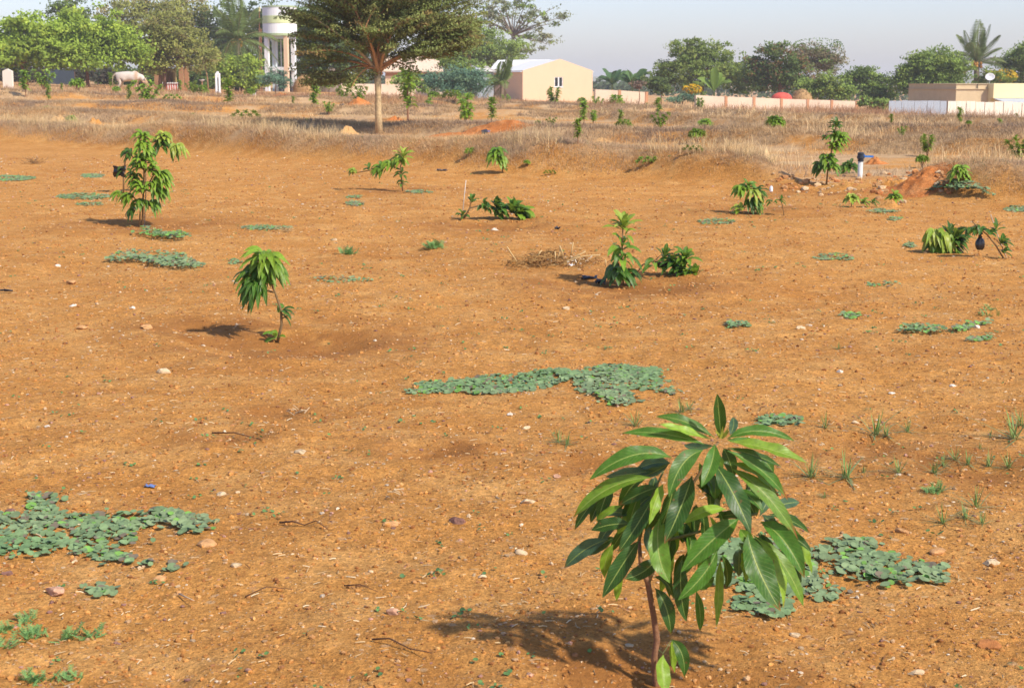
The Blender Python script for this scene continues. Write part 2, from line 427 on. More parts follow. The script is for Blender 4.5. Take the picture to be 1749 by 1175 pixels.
# ------------------------------------------------------------------ mango leaves and saplings
_WT = np.array([0, .05, .12, .22, .34, .46, .58, .70, .80, .88, .95, 1.0])
_WV = np.array([.05, .14, .40, .70, .92, 1.0, .98, .86, .66, .44, .20, .015])
def leaf(p, p0, p1, p2, W, n0, col, nu=12, nw=4, fold=0.28, wave=0.10, burnt=0.0):
    """a lance-shaped blade along a curve; n0 is the side its upper face looks to"""
    Cn = bez(p0, p1, p2, nu + 1); t = np.linspace(0, 1, nu + 1)
    T = np.gradient(Cn, axis=0); T /= np.linalg.norm(T, axis=1)[:, None] + 1e-9
    S = np.cross(T, np.asarray(n0, float)); S /= np.linalg.norm(S, axis=1)[:, None] + 1e-9
    N = np.cross(S, T)
    w = np.interp(t, _WT, _WV) * W / 2
    v = np.linspace(-1, 1, nw + 1); ph = random.random() * 6
    h = fold * np.abs(v)[None, :] + wave * np.sin(t * 17 + ph)[:, None] * (v ** 2)[None, :] * np.sign(v + .001)[None, :]
    V = Cn[:, None] + w[:, None, None] * (v[None, :, None] * S[:, None] + h[:, :, None] * N[:, None])
    uv = np.stack([np.repeat(t[:, None], nw + 1, 1), np.repeat((v[None, :] + 1) / 2, nu + 1, 0)], -1).reshape(-1, 2)
    i = (np.arange(nu)[:, None] * (nw + 1) + np.arange(nw)[None, :]).ravel()
    c = np.repeat(np.asarray(col, float)[None], len(uv), 0)
    if burnt:
        m = sstep(1 - burnt - .03, 1 - burnt + .03, uv[:, 0] + 0.05 * np.sin(uv[:, 1] * 9))[:, None]
        c = c * (1 - m) + np.array([0.30, 0.085, 0.02]) * m
    p.add(V.reshape(-1, 3), np.stack([i, i + 1, i + nw + 2, i + nw + 1], 1), c, uv)
DARK, MID, LIME, YEL, BLUE = (.026, .085, .014), (.062, .170, .018), (.22, .36, .030), (.42, .46, .07), (.05, .115, .06)
def mixt(a, b, t): return np.asarray(a) * (1 - t) + np.asarray(b) * t
def whorl(p, c, axis, n, L, W, droop, col, col2=None, spread=0.9, nu=6, nw=2, jit=0.25):
    axis = norm(axis); ref = norm(np.cross(axis, [0.3, 0.9, 0.2])); r2 = np.cross(axis, ref)
    for k in range(n):
        a = k * 2.4 + random.uniform(-jit, jit); lay = k / max(n - 1, 1)
        tilt_ = spread * (0.35 + 0.85 * lay)
        d = norm(axis * math.cos(tilt_) + (ref * math.cos(a) + r2 * math.sin(a)) * math.sin(tilt_))
        l = L * random.uniform(.72, 1.1)
        st = np.asarray(c) - axis * lay * L * 0.25
        g = np.array([0, 0, -1.0])
        m = st + d * l * 0.5 + np.array([0, 0, 0.06 * l])
        e = st + norm(d + g * droop * random.uniform(.6, 1.3)) * l * .55 + d * l * 0.40 + g * l * .3 * droop
        nn = norm(np.cross(np.cross(d, [0, 0, 1.0]), d) + 0.35 * axis + np.array([.1, -.35, 0.2]))
        cc = mixt(col, col if col2 is None else col2, random.random()) * random.uniform(.8, 1.2)
        leaf(p, st, m, e, W * random.uniform(.8, 1.15), nn, cc, nu, nw)
BARK = (.25, .125, .065); GSTEM = (.16, .17, .06)

def hero():
    B = G(1122, 1170); Y0 = B[1]
    k = 2.282
    def q(x, y, d=0.0): return at(940 + x / k, 660 + y / k, Y0 + d)
    root = thing('mango_sapling', 'large young mango sapling with long glossy drooping leaves in the near right foreground', 'sapling', B)
    ppx = Y0 / FPX / k
    st = P()
    tube(st, [B + [0, 0, -.04], q(412, 1150), q(405, 1060), q(416, 985), q(402, 890), q(380, 765), q(352, 690, .01), q(346, 600, .02)], np.array([15, 14, 13, 13, 12, 12, 9, 7]) * ppx, 10, BARK)
    tube(st, [q(380, 765), q(430, 640, .03), q(500, 470, .03), q(580, 340, 0), q(655, 215, 0)], np.array([10, 8, 7, 6, 5]) * ppx, 8, mixt(BARK, GSTEM, .4))
    tube(st, [q(450, 600, .03), q(600, 560, .05), q(720, 520, .03), q(805, 495, 0)], np.array([7, 6, 5, 5]) * ppx, 8, GSTEM)
    tube(st, [q(346, 600, .02), q(370, 500, .03), q(400, 420, .03), q(440, 330, .02)], np.array([7, 6, 5, 4]) * ppx, 8, GSTEM)
    tube(st, [q(414, 1020), q(440, 1040, -.01), q(470, 990, -.01)], np.array([4, 3, 2]) * ppx, 6, GSTEM)
    st.obj('stem', MT['stem'], root, B, True)
    # base, middle, tip, width, depth of base, depth of tip, colour, burnt share, upper face towards
    T = {}
    T['top'] = [
        ((665, 200), (658, 110), (650, 28), 60, 0, -.03, DARK, 0), ((700, 190), (722, 150), (712, 118), 42, .04, .10, BLUE, 0),
        ((640, 200), (520, 115), (412, 118), 56, .02, .03, MID, 0), ((625, 205), (520, 165), (420, 146), 44, .01, -.02, LIME, 0),
        ((600, 225), (440, 165), (280, 182), 56, 0, .02, MID, 0), ((595, 248), (500, 270), (462, 432), 86, -.02, -.10, MID, 0),
        ((640, 225), (640, 300), (588, 392), 70, -.03, -.12, MID, 0), ((690, 203), (800, 140), (952, 212), 56, 0, .02, MID, .0),
        ((700, 215), (850, 230), (1008, 300), 76, -.01, -.04, LIME, 0), ((690, 240), (800, 262), (900, 312), 42, -.02, .04, DARK, 0),
        ((690, 250), (840, 310), (925, 442), 62, -.02, -.02, MID, .10), ((640, 300), (715, 400), (782, 572), 108, -.04, -.14, DARK, 0),
        ((690, 296), (825, 320), (888, 432), 58, .0, -.02, LIME, .08), ((705, 320), (850, 390), (965, 598), 78, .0, -.06, mixt(MID, LIME, .5), .09),
        ((552, 348), (520, 460), (445, 612), 98, -.02, -.12, DARK, 0), ((690, 210), (770, 215), (850, 250), 50, .05, .12, MID, .3),
        ((640, 230), (560, 250), (520, 225), 44, .05, .12, BLUE, 0), ((570, 385), (620, 400), (672, 432), 70, .05, .1, DARK, 0)]
    T['left'] = [
        ((472, 278), (330, 215), (152, 364), 84, -.02, -.05, MID, 0), ((440, 380), (405, 440), (385, 537), 60, -.05, -.12, LIME, 0),
        ((392, 355), (215, 360), (88, 512), 70, .0, -.02, mixt(MID, LIME, .6), 0), ((420, 392), (350, 410), (268, 462), 66, -.01, .02, DARK, 0),
        ((275, 465), (230, 480), (178, 522), 36, .03, .05, LIME, 0), ((400, 430), (345, 540), (262, 648), 78, -.04, -.10, DARK, 0),
        ((312, 535), (230, 530), (160, 560), 70, -.01, .0, DARK, 0), ((225, 595), (130, 620), (53, 708), 72, .02, .03, BLUE, 0),
        ((345, 600), (280, 690), (203, 822), 88, -.01, -.06, DARK, 0), ((425, 655), (370, 740), (285, 748), 74, -.04, -.08, DARK, 0),
        ((425, 515), (400, 660), (466, 765), 98, -.05, -.12, mixt(MID, LIME, .35), 0), ((470, 300), (400, 285), (335, 325), 60, .05, .1, BLUE, 0),
        ((385, 350), (300, 370), (268, 485), 60, .05, .09, DARK, 0), ((385, 545), (385, 600), (402, 665), 66, .03, .0, BLUE, 0),
        ((245, 615), (205, 670), (212, 745), 58, .04, .05, LIME, 0), ((462, 300), (420, 330), (355, 352), 60, .06, .1, BLUE, 0),
        ((335, 500), (230, 480), (140, 495), 50, .07, .12, BLUE, 0), ((270, 680), (260, 760), (258, 838), 46, .04, .04, LIME, 0),
        ((400, 330), (320, 340), (215, 352), 62, .07, .12, BLUE, 0)]
    T['inner'] = [
        ((735, 515), (640, 580), (508, 724), 100, -.06, -.12, MID, 0), ((650, 640), (610, 740), (497, 832), 76, -.04, -.10, MID, 0),
        ((662, 668), (655, 800), (648, 936), 60, .0, -.04, LIME, 0), ((668, 655), (700, 720), (685, 785), 54, .03, .05, DARK, 0),
        ((515, 670), (495, 790), (530, 915), 74, -.01, -.04, DARK, 0), ((568, 795), (590, 870), (583, 955), 42, .02, .02, MID, 0),
        ((685, 478), (600, 470), (512, 535), 54, .0, -.02, LIME, 0), ((600, 420), (640, 440), (662, 480), 76, .07, .12, BLUE, 0),
        ((500, 570), (530, 580), (562, 615), 60, .06, .1, BLUE, 0), ((590, 470), (605, 540), (597, 605), 46, .04, .05, DARK, 0),
        ((480, 380), (470, 470), (415, 590), 80, .05, .04, DARK, 0), ((560, 610), (540, 690), (500, 740), 60, .06, .06, DARK, 0),
        ((640, 740), (610, 770), (570, 790), 50, .05, .06, MID, 0), ((540, 640), (580, 620), (640, 640), 50, .06, .1, MID, 0),
        ((470, 560), (470, 640), (430, 720), 70, .06, .05, DARK, 0)]
    T['right'] = [
        ((770, 575), (790, 700), (897, 874), 138, -.05, -.14, mixt(DARK, MID, .6), 0), ((802, 590), (890, 700), (908, 862), 86, -.02, -.08, LIME, 0),
        ((812, 588), (940, 700), (986, 856), 74, .0, -.05, mixt(MID, LIME, .5), 0), ((820, 528), (920, 570), (990, 745), 100, -.02, -.10, MID, 0),
        ((940, 590), (990, 650), (1020, 728), 64, .02, .02, LIME, 0), ((852, 498), (940, 510), (1012, 572), 52, .0, .05, DARK, 0),
        ((870, 470), (920, 452), (972, 450), 56, .04, .1, BLUE, 0), ((830, 490), (790, 430), (735, 398), 54, .03, .08, MID, 0),
        ((800, 500), (760, 450), (790, 370), 54, .05, .1, DARK, 0), ((815, 505), (850, 440), (870, 400), 46, .04, .1, BLUE, 0),
        ((740, 555), (760, 590), (795, 620), 56, -.02, -.06, mixt(MID, LIME, .3), .12), ((800, 500), (730, 490), (640, 510), 50, .05, .1, DARK, 0)]
    T['lower'] = [
        ((408, 785), (465, 850), (470, 968), 70, -.02, -.05, DARK, 0), ((402, 742), (465, 745), (480, 828), 36, .0, .02, DARK, 0),
        ((472, 985), (530, 1030), (522, 1130), 62, -.01, -.04, mixt(DARK, MID, .5), 0), ((475, 990), (470, 1040), (485, 1115), 44, .0, .02, LIME, 0),
        ((440, 1045), (425, 1120), (456, 1205), 76, -.02, -.08, LIME, 0)]
    rh = random.Random(3)
    for (key, cx, cy, rx, ry, n) in (('top', 660, 290, 150, 80, 14), ('left', 320, 470, 140, 120, 20), ('inner', 560, 560, 120, 130, 20), ('right', 830, 580, 100, 120, 20)):
        for i in range(n):
            x, y = cx + rh.uniform(-rx, rx), cy + rh.uniform(-ry, ry); out = (x - 560) / 300
            dx, dy = out * rh.uniform(40, 120) + rh.uniform(-40, 40), rh.uniform(70, 150); d = rh.uniform(.03, .13)
            T[key].append(((x, y), (x + dx * .6, y + dy * .35), (x + dx, y + dy), rh.uniform(42, 68), d, d + rh.uniform(-.05, .04), rh.choice([DARK, DARK, MID, BLUE, LIME]), 0))
    for key, L in T.items():
        p = P()
        for (b, m, e, w, d0, d1, col, burnt) in L:
            p0, p1, p2 = q(*b, d0), q(*m, (d0 + d1) / 2 - .012), q(*e, d1)
            side = random.uniform(-.25, .25)
            n0 = norm(np.array([0.12 + side, -0.72, 0.62 + side * .3]))
            if col is LIME: n0 = norm(np.array([.35 + side, -.45, .5]))
            leaf(p, p0, p1, p2, w * ppx * .86, n0, np.asarray(col) * random.uniform(.85, 1.2), 20, 6, random.uniform(.18, .55), random.uniform(.08, .2), burnt or (random.uniform(.02, .05) if random.random() < .3 else 0))
        if key == 'top':
            for kk in range(7):
                a = kk * 2.4; leaf(p, q(668, 205, -.01), q(668 + 14 * math.cos(a), 190, -.01), q(670 + 28 * math.cos(a), 170 + 16 * math.sin(a), -.02), 12 * ppx, (0, -.8, .5), YEL, 5, 2)
        p.obj('leaf_cluster', MT['leaf'], root, B, True)
hero()

def sapling(name, label, bpx, stems, whorls, cat='sapling', flat=False, nu=6, nw=2, group=None, ls=1.0):
    """stems: lists of picture points with radius in px; whorls: (px, py, n, length px, width px, droop, colours, axis (right, up), depth px)"""
    B = G(*bpx, flat); Y = B[1]; s = math.hypot(B[1], 1.0) / FPX
    s = Y / FPX
    root = thing(name, label, cat, B, group)
    st = P()
    for (pts, r) in stems:
        q = [at(x, y, Y + (z[0] if z else 0) * s) for (x, y, *z) in pts]
        if pts[0] == bpx: q[0] = B - [0, 0, .03]
        tube(st, q, np.linspace(r, r * .55, len(q)) * s, 6, mixt(BARK, GSTEM, .35))
    st.obj('stem', MT['stem'], root, B, True)
    for (x, y, n, L, W, dr, c1, c2, ax, dz) in whorls:
        p = P()
        whorl(p, at(x, y, Y + dz * s), (ax[0], random.uniform(-.4, .1), ax[1]), int(n * 1.7), L * s * .98 * ls, W * s * 1.08 * ls, dr, c1, c2, nu=nu, nw=nw)
        p.obj('leaf_cluster', MT['leaf'], root, B, True)
    return root
LG = mixt(MID, LIME, .82)
sapling('mango_sapling', 'bent mango sapling leaning left over a hollow of dug soil, alone in mid field', (472, 584),
    [([(472, 584), (481, 555), (480, 530), (470, 500), (455, 465), (450, 445)], 2.6), ([(480, 545), (505, 532)], 1.2), ([(470, 500), (450, 495), (440, 490)], 1.8)],
    [(452, 440, 16, 54, 10, 1.1, LG, LIME, (-.1, 1), -6), (440, 488, 15, 50, 9, 1.2, MID, DARK, (-.35, .5), -14), (462, 456, 12, 54, 10, 1.2, MID, LG, (.4, .8), 4), (445, 462, 10, 50, 10, 1.3, MID, DARK, (-.2, .6), 6),
     (428, 468, 9, 42, 10, 1.0, LG, MID, (-.7, .6), 0), (481, 532, 4, 30, 9, .7, MID, DARK, (.7, .3), 0), (470, 575, 3, 26, 10, .6, LG, MID, (-.2, .4), -6)])
sapling('mango_sapling', 'tall bushy yellow-green mango sapling at left, tied to a thin pale stake', (243, 388),
    [([(243, 388), (244, 350), (246, 300), (245, 240)], 2.0), ([(238, 388), (240, 350), (222, 330), (208, 330)], 1.4), ([(245, 330), (262, 300), (275, 290)], 1.3), ([(245, 290), (228, 270), (222, 262)], 1.2)],
    [(244, 232, 14, 30, 7, .8, LIME, LG, (0, 1), 0), (246, 248, 14, 32, 7, 1.1, LIME, LIME, (0, 1), -6), (244, 275, 16, 36, 7, .8, LIME, LG, (0, 1), -4), (258, 290, 13, 32, 7, .9, LG, LIME, (.6, .8), -4),
     (275, 296, 13, 32, 7, 1.1, LIME, LG, (.8, .5), 0), (230, 300, 10, 28, 7, .9, LG, MID, (-.6, .7), 0), (244, 322, 12, 32, 8, .8, LIME, LG, (-.1, 1), -8), (268, 325, 12, 34, 8, 1.1, LG, MID, (.6, .4), 0),
     (222, 335, 10, 32, 8, 1.0, LIME, LG, (-.7, .6), -4), (205, 330, 7, 30, 7, 1.1, LIME, LG, (-.9, .4), 0), (240, 345, 10, 30, 8, 1.2, MID, LG, (.1, .5), 0), (258, 345, 8, 30, 8, 1.3, LG, MID, (.4, .3), 0), (228, 358, 5, 26, 8, 1.4, DARK, MID, (-.4, .1), 0), (252, 262, 10, 30, 7, .9, LG, MID, (.3, .8), 4), (236, 284, 10, 30, 7, .9, LIME, LG, (-.4, .8), 4), (262, 312, 12, 30, 7, 1.0, LIME, LG, (.5, .7), -4), (236, 312, 10, 30, 7, .9, LG, MID, (-.4, .6), 4), (280, 310, 8, 28, 7, 1.0, LG, LIME, (.9, .4), 2)], nw=2, ls=.86)
sapling('mango_sapling', 'mango sapling with drooping yellowish tips right behind the tall bushy one', (211, 330),
    [([(211, 330), (211, 300), (214, 275), (235, 250), (275, 240)], 1.6), ([(235, 250), (278, 235)], 1.1), ([(275, 243), (302, 250)], 1.0)],
    [(279, 232, 12, 24, 6, 1.1, YEL, LIME, (.1, 1), 0), (276, 246, 14, 28, 7, 1.1, DARK, MID, (.1, .8), 4), (304, 250, 12, 26, 6, 1.5, YEL, LIME, (.3, .9), 0), (296, 258, 5, 24, 6, 1.4, MID, MID, (.4, .4), 4),
     (222, 262, 10, 22, 6, .9, DARK, MID, (-.4, .8), 0), (211, 290, 4, 24, 6, 1.2, MID, DARK, (-.2, .4), 0), (262, 258, 7, 26, 7, 1.2, MID, DARK, (-.4, .3), 4)])
sapling('mango_sapling', 'slim mango sapling with yellow-green tip and a flopped left branch', (688, 327),
    [([(688, 327), (686, 305), (684, 285), (688, 272)], 1.4), ([(684, 290), (665, 282), (640, 290), (605, 296)], 1.2)],
    [(689, 266, 9, 26, 6, .5, LIME, YEL, (.15, 1), 0), (684, 274, 10, 26, 6, 1.0, LG, LIME, (-.3, .9), 0), (665, 280, 10, 26, 6, 1.0, LG, LIME, (-.6, .7), 0), (650, 288, 12, 24, 7, 1.0, LG, MID, (-.6, .5), 0), (686, 296, 6, 20, 5, .8, MID, DARK, (0, .8), 0),
     (686, 313, 5, 16, 5, .9, MID, DARK, (0, .8), 0), (604, 292, 7, 14, 6, 1.0, YEL, LIME, (-.5, .6), 0), (630, 288, 4, 18, 5, .6, MID, DARK, (-.1, .8), 0)])
sapling('mango_sapling', 'fallen mango sapling sprawling right along the soil from a thin white stake', (790, 374),
    [([(790, 374), (802, 356), (825, 350), (855, 360), (888, 366)], 1.6), ([(802, 356), (806, 340)], 1.0)],
    [(888, 366, 16, 34, 11, .7, LIME, LG, (.8, .5), 0), (876, 358, 14, 32, 11, .5, LG, MID, (.4, .9), 4), (852, 360, 9, 26, 10, .7, DARK, MID, (.3, .6), 0), (848, 349, 7, 20, 10, .4, MID, DARK, (.4, .8), 0), (828, 352, 7, 24, 9, .9, DARK, MID, (.2, .5), 0), (806, 342, 5, 18, 7, .4, MID, DARK, (.1, 1), 0), (790, 368, 5, 22, 6, .7, MID, DARK, (0, .8), 0)])
sapling('mango_sapling', 'small drooping mango sapling at the foot of the grassy bund, right of the acacia', (859, 296),
    [([(859, 296), (857, 280), (850, 265)], 1.3)],
    [(849, 258, 12, 24, 6, 1.1, LG, MID, (-.2, .9), 0), (846, 266, 10, 24, 6, 1.2, LIME, LG, (-.4, .6), -4), (855, 272, 9, 20, 6, 1.1, LG, LIME, (.3, .5), 0), (860, 288, 4, 12, 4, .8, MID, DARK, (.3, .5), 0)])
sapling('mango_sapling', 'upright mango sapling with a lime-green top rosette over dark lower leaves', (1066, 488),
    [([(1066, 488), (1062, 460), (1063, 420), (1064, 384)], 1.7), ([(1062, 470), (1050, 455)], 1.0)],
    [(1064, 384, 10, 42, 10, .45, LIME, YEL, (0, 1), 0), (1068, 402, 2, 28, 8, .9, LG, LIME, (.6, .8), 0), (1062, 420, 4, 48, 11, .9, LG, MID, (0, 1), -4), (1063, 438, 5, 52, 11, 1.0, MID, LG, (.1, .5), -4), (1056, 462, 7, 46, 11, 1.1, BLUE, MID, (-.2, .7), -4), (1060, 468, 7, 30, 11, 1.1, MID, DARK, (0, .6), -8), (1075, 466, 6, 30, 9, 1.0, DARK, MID, (.6, .5), 0)])
sapling('mango_sapling', 'toppled mango sapling lying beside the lime-topped one, black wrap on stem', (1078, 474),
    [([(1078, 474), (1098, 452), (1120, 444), (1150, 450), (1185, 468)], 1.4), ([(1120, 444), (1132, 432)], 1.0)],
    [(1186, 468, 12, 30, 8, .3, LIME, LG, (-.35, .6), 0), (1170, 440, 12, 34, 9, .6, MID, LG, (-.1, .9), 0), (1165, 462, 12, 34, 9, .6, DARK, MID, (-.4, .5), -4), (1150, 450, 9, 34, 9, .7, MID, DARK, (-.2, .5), 0), (1178, 470, 7, 28, 9, .8, LG, LIME, (-.4, .2), -6), (1116, 450, 3, 34, 8, 1.0, LG, MID, (-.1, .4), 0), (1136, 436, 7, 26, 8, .4, MID, DARK, (.3, .7), 4)])
sapling('mango_sapling', 'bushy mango sapling with one pale yellow leaf tuft, beside a small white bottle', (1283, 366),
    [([(1283, 366), (1284, 345), (1280, 325), (1276, 318)], 1.5), ([(1284, 345), (1300, 325)], 1.0)],
    [(1268, 322, 12, 26, 6, 1.1, LIME, LG, (-.4, .9), 0), (1278, 318, 10, 24, 6, .9, LG, MID, (.1, 1), 4), (1294, 328, 9, 26, 7, .8, DARK, MID, (.5, .9), 4), (1287, 328, 9, 26, 6, 1.4, YEL, LIME, (.1, .7), -6), (1282, 342, 9, 26, 7, 1.2, MID, DARK, (.2, .4), 0), (1264, 356, 8, 22, 7, .9, LIME, YEL, (-.3, .5), -4), (1290, 350, 6, 24, 7, 1.2, MID, LG, (.4, .3), 0)])
sapling('mango_sapling', 'nearly bare thin sapling twig just right of the white bottle', (1340, 368),
    [([(1340, 368), (1336, 350), (1330, 334)], .8), ([(1338, 356), (1318, 345)], .5)], [(1334, 342, 6, 14, 4, .9, DARK, MID, (.3, .8), 0), (1318, 344, 3, 14, 4, .9, DARK, MID, (-.4, .6), 0)])
sapling('mango_sapling', 'tall leafy sapling standing left of the grey pipe with a blue valve', (1411, 318),
    [([(1411, 318), (1414, 290), (1420, 260), (1428, 215)], 1.6), ([(1416, 285), (1404, 278)], 1.0)],
    [(1428, 214, 10, 20, 6, .6, MID, DARK, (0, 1), 4), (1427, 230, 12, 22, 6, .8, LG, MID, (0, 1), 0), (1434, 236, 12, 24, 7, .9, LIME, LG, (.4, .8), -4), (1426, 250, 12, 24, 7, .9, LG, LIME, (.2, .8), -4), (1414, 270, 12, 26, 7, 1.0, MID, LG, (-.2, .8), -4), (1404, 284, 11, 24, 7, 1.0, MID, DARK, (-.5, .6), 0), (1422, 284, 11, 24, 7, 1.0, LG, MID, (.3, .6), -4), (1412, 234, 5, 14, 5, .7, MID, DARK, (-.8, .5), 4)])
sapling('mango_sapling', 'low leafy shrub of a sapling between the tall sapling and the blue-valve pipe', (1450, 296),
    [([(1450, 296), (1450, 284)], 1.2)], [(1452, 284, 14, 22, 6, .8, MID, DARK, (.1, .9), 0), (1446, 288, 10, 20, 6, .8, LG, MID, (-.3, .7), -4)])
sapling('mango_sapling', 'small sapling with a drooping yellow-green head behind the dark green weed heap', (1634, 320),
    [([(1634, 320), (1636, 305), (1640, 292)], 1.4)], [(1640, 288, 14, 24, 5, 1.0, LIME, LG, (0, 1), 0), (1646, 298, 12, 24, 5, 1.1, LG, LIME, (.4, .7), 0), (1633, 296, 9, 22, 5, 1.1, LIME, LG, (-.4, .7), 0), (1636, 312, 5, 12, 4, .9, MID, LG, (0, .5), 0)])
sapling('mango_sapling', 'flattened yellow-green seedling, the left one of two low seedlings left of a little earth heap', (1454, 354),
    [([(1454, 354), (1455, 342)], 1.0), ([(1455, 345), (1490, 346)], .8)], [(1455, 337, 13, 20, 6, 1.0, YEL, LIME, (0, 1), 0), (1474, 346, 7, 16, 5, .8, MID, LG, (.4, .6), 0), (1491, 346, 6, 14, 4, .7, MID, DARK, (.4, .6), 0)])
sapling('mango_sapling', 'low lime-green seedling spreading over a little earth heap', (1527, 350),
    [([(1527, 350), (1527, 340)], 1.0)], [(1528, 336, 13, 20, 6, .8, LIME, LG, (.1, 1), 0)])
sapling('mango_sapling', 'squat drooping mango sapling with pale yellow leaves over dark ones, at right edge', (1618, 432),
    [([(1618, 432), (1617, 415), (1608, 402)], 2.0), ([(1617, 418), (1630, 410)], 1.4)],
    [(1598, 398, 13, 34, 9, 1.4, YEL, LIME, (-.3, .9), -4), (1611, 402, 12, 36, 9, 1.7, YEL, LIME, (.1, .7), -10), (1632, 408, 13, 36, 11, .6, DARK, MID, (.5, .8), 2), (1628, 418, 10, 34, 10, .7, MID, DARK, (.6, .4), 0), (1606, 414, 12, 34, 10, 1.2, MID, LG, (-.2, .5), 0), (1622, 398, 5, 32, 9, .2, DARK, DARK, (.1, 1), 4)], nu=8)
sapling('mango_sapling', 'broken sapling leaning on a thin bent stick with a black bag hung from it', (1718, 442),
    [([(1718, 442), (1700, 418), (1685, 400), (1670, 388), (1660, 378)], 1.5), ([(1665, 384), (1659, 392), (1657, 402)], .8), ([(1702, 410), (1712, 422), (1716, 432)], .9)],
    [(1676, 392, 7, 22, 9, 1.0, DARK, MID, (-.2, .6), 0), (1662, 392, 5, 20, 8, 1.0, DARK, MID, (-.6, .4), 0), (1692, 398, 4, 20, 9, .6, MID, DARK, (.3, .5), 0), (1702, 390, 4, 22, 7, .3, DARK, MID, (.2, 1), 0), (1713, 414, 7, 22, 8, .5, DARK, MID, (.5, .7), 0), (1716, 430, 4, 18, 7, .6, MID, DARK, (.2, .4), 0)])

# ------------------------------------------------------------------ saplings of the far field, four kinds copied
def proto_sapling(kind):
    root = thing('field_sapling', 'x', 'sapling', (0, 0, 0), 'young saplings in rows in the dry grass field')
    s, p = P(), P()
    def wh(c, ax, n, L, col=LIME, c2=LG, dr=.7): whorl(p, c, ax, int(n * 1.6), L * 1.35, L * .55, dr, col, c2, nu=3, nw=2)
    if kind == 'narrow':
        tube(s, [(0, 0, -.05), (.02, 0, .4), (0, .01, .95)], [.022, .016, .008], 6, BARK)
        for z in (.35, .5, .64, .78, .9, .97): wh((random.uniform(-.07, .07), random.uniform(-.07, .07), z), (random.uniform(-.3, .3), 0, 1), 9, .2)
    elif kind == 'spreading':
        for (x, y, z) in [(-.42, .1, .95), (-.15, -.1, .8), (.2, .1, .9), (.48, -.05, .75), (.05, .2, .6)]:
            tube(s, [(0, 0, -.05), (x * .35, y * .3, z * .5), (x, y, z)], [.02, .015, .008], 6, BARK)
            for t in (.45, .72, 1.0): wh((x * t, y * t, z * t), (x, y, z), 8, .2)
    elif kind == 'round':
        for k in range(9):
            a = k * 2.4; r = .33 * math.sqrt((k + .5) / 9); z = .85 - r * .9
            tube(s, [(0, 0, -.05), (r * math.cos(a) * .6, r * math.sin(a) * .6, z * .55), (r * math.cos(a), r * math.sin(a), z)], [.02, .014, .008], 5, BARK)
            wh((r * math.cos(a), r * math.sin(a), z), (math.cos(a) * r, math.sin(a) * r, .6), 12, .3, dr=.9)
    else:
        for k in range(7):
            x = (k - 3) * .34; z = .5 + .3 * (k % 2)
            tube(s, [(0, 0, -.05), (x * .5, 0, z * .6), (x, random.uniform(-.2, .2), z)], [.02, .014, .008], 5, BARK)
            wh((x, random.uniform(-.2, .2), z), (x, 0, 1), 9, .36)
    s.obj('stem', MT['stem'], root); p.obj('foliage', MT['leaf'], root, smooth=True)
    return root
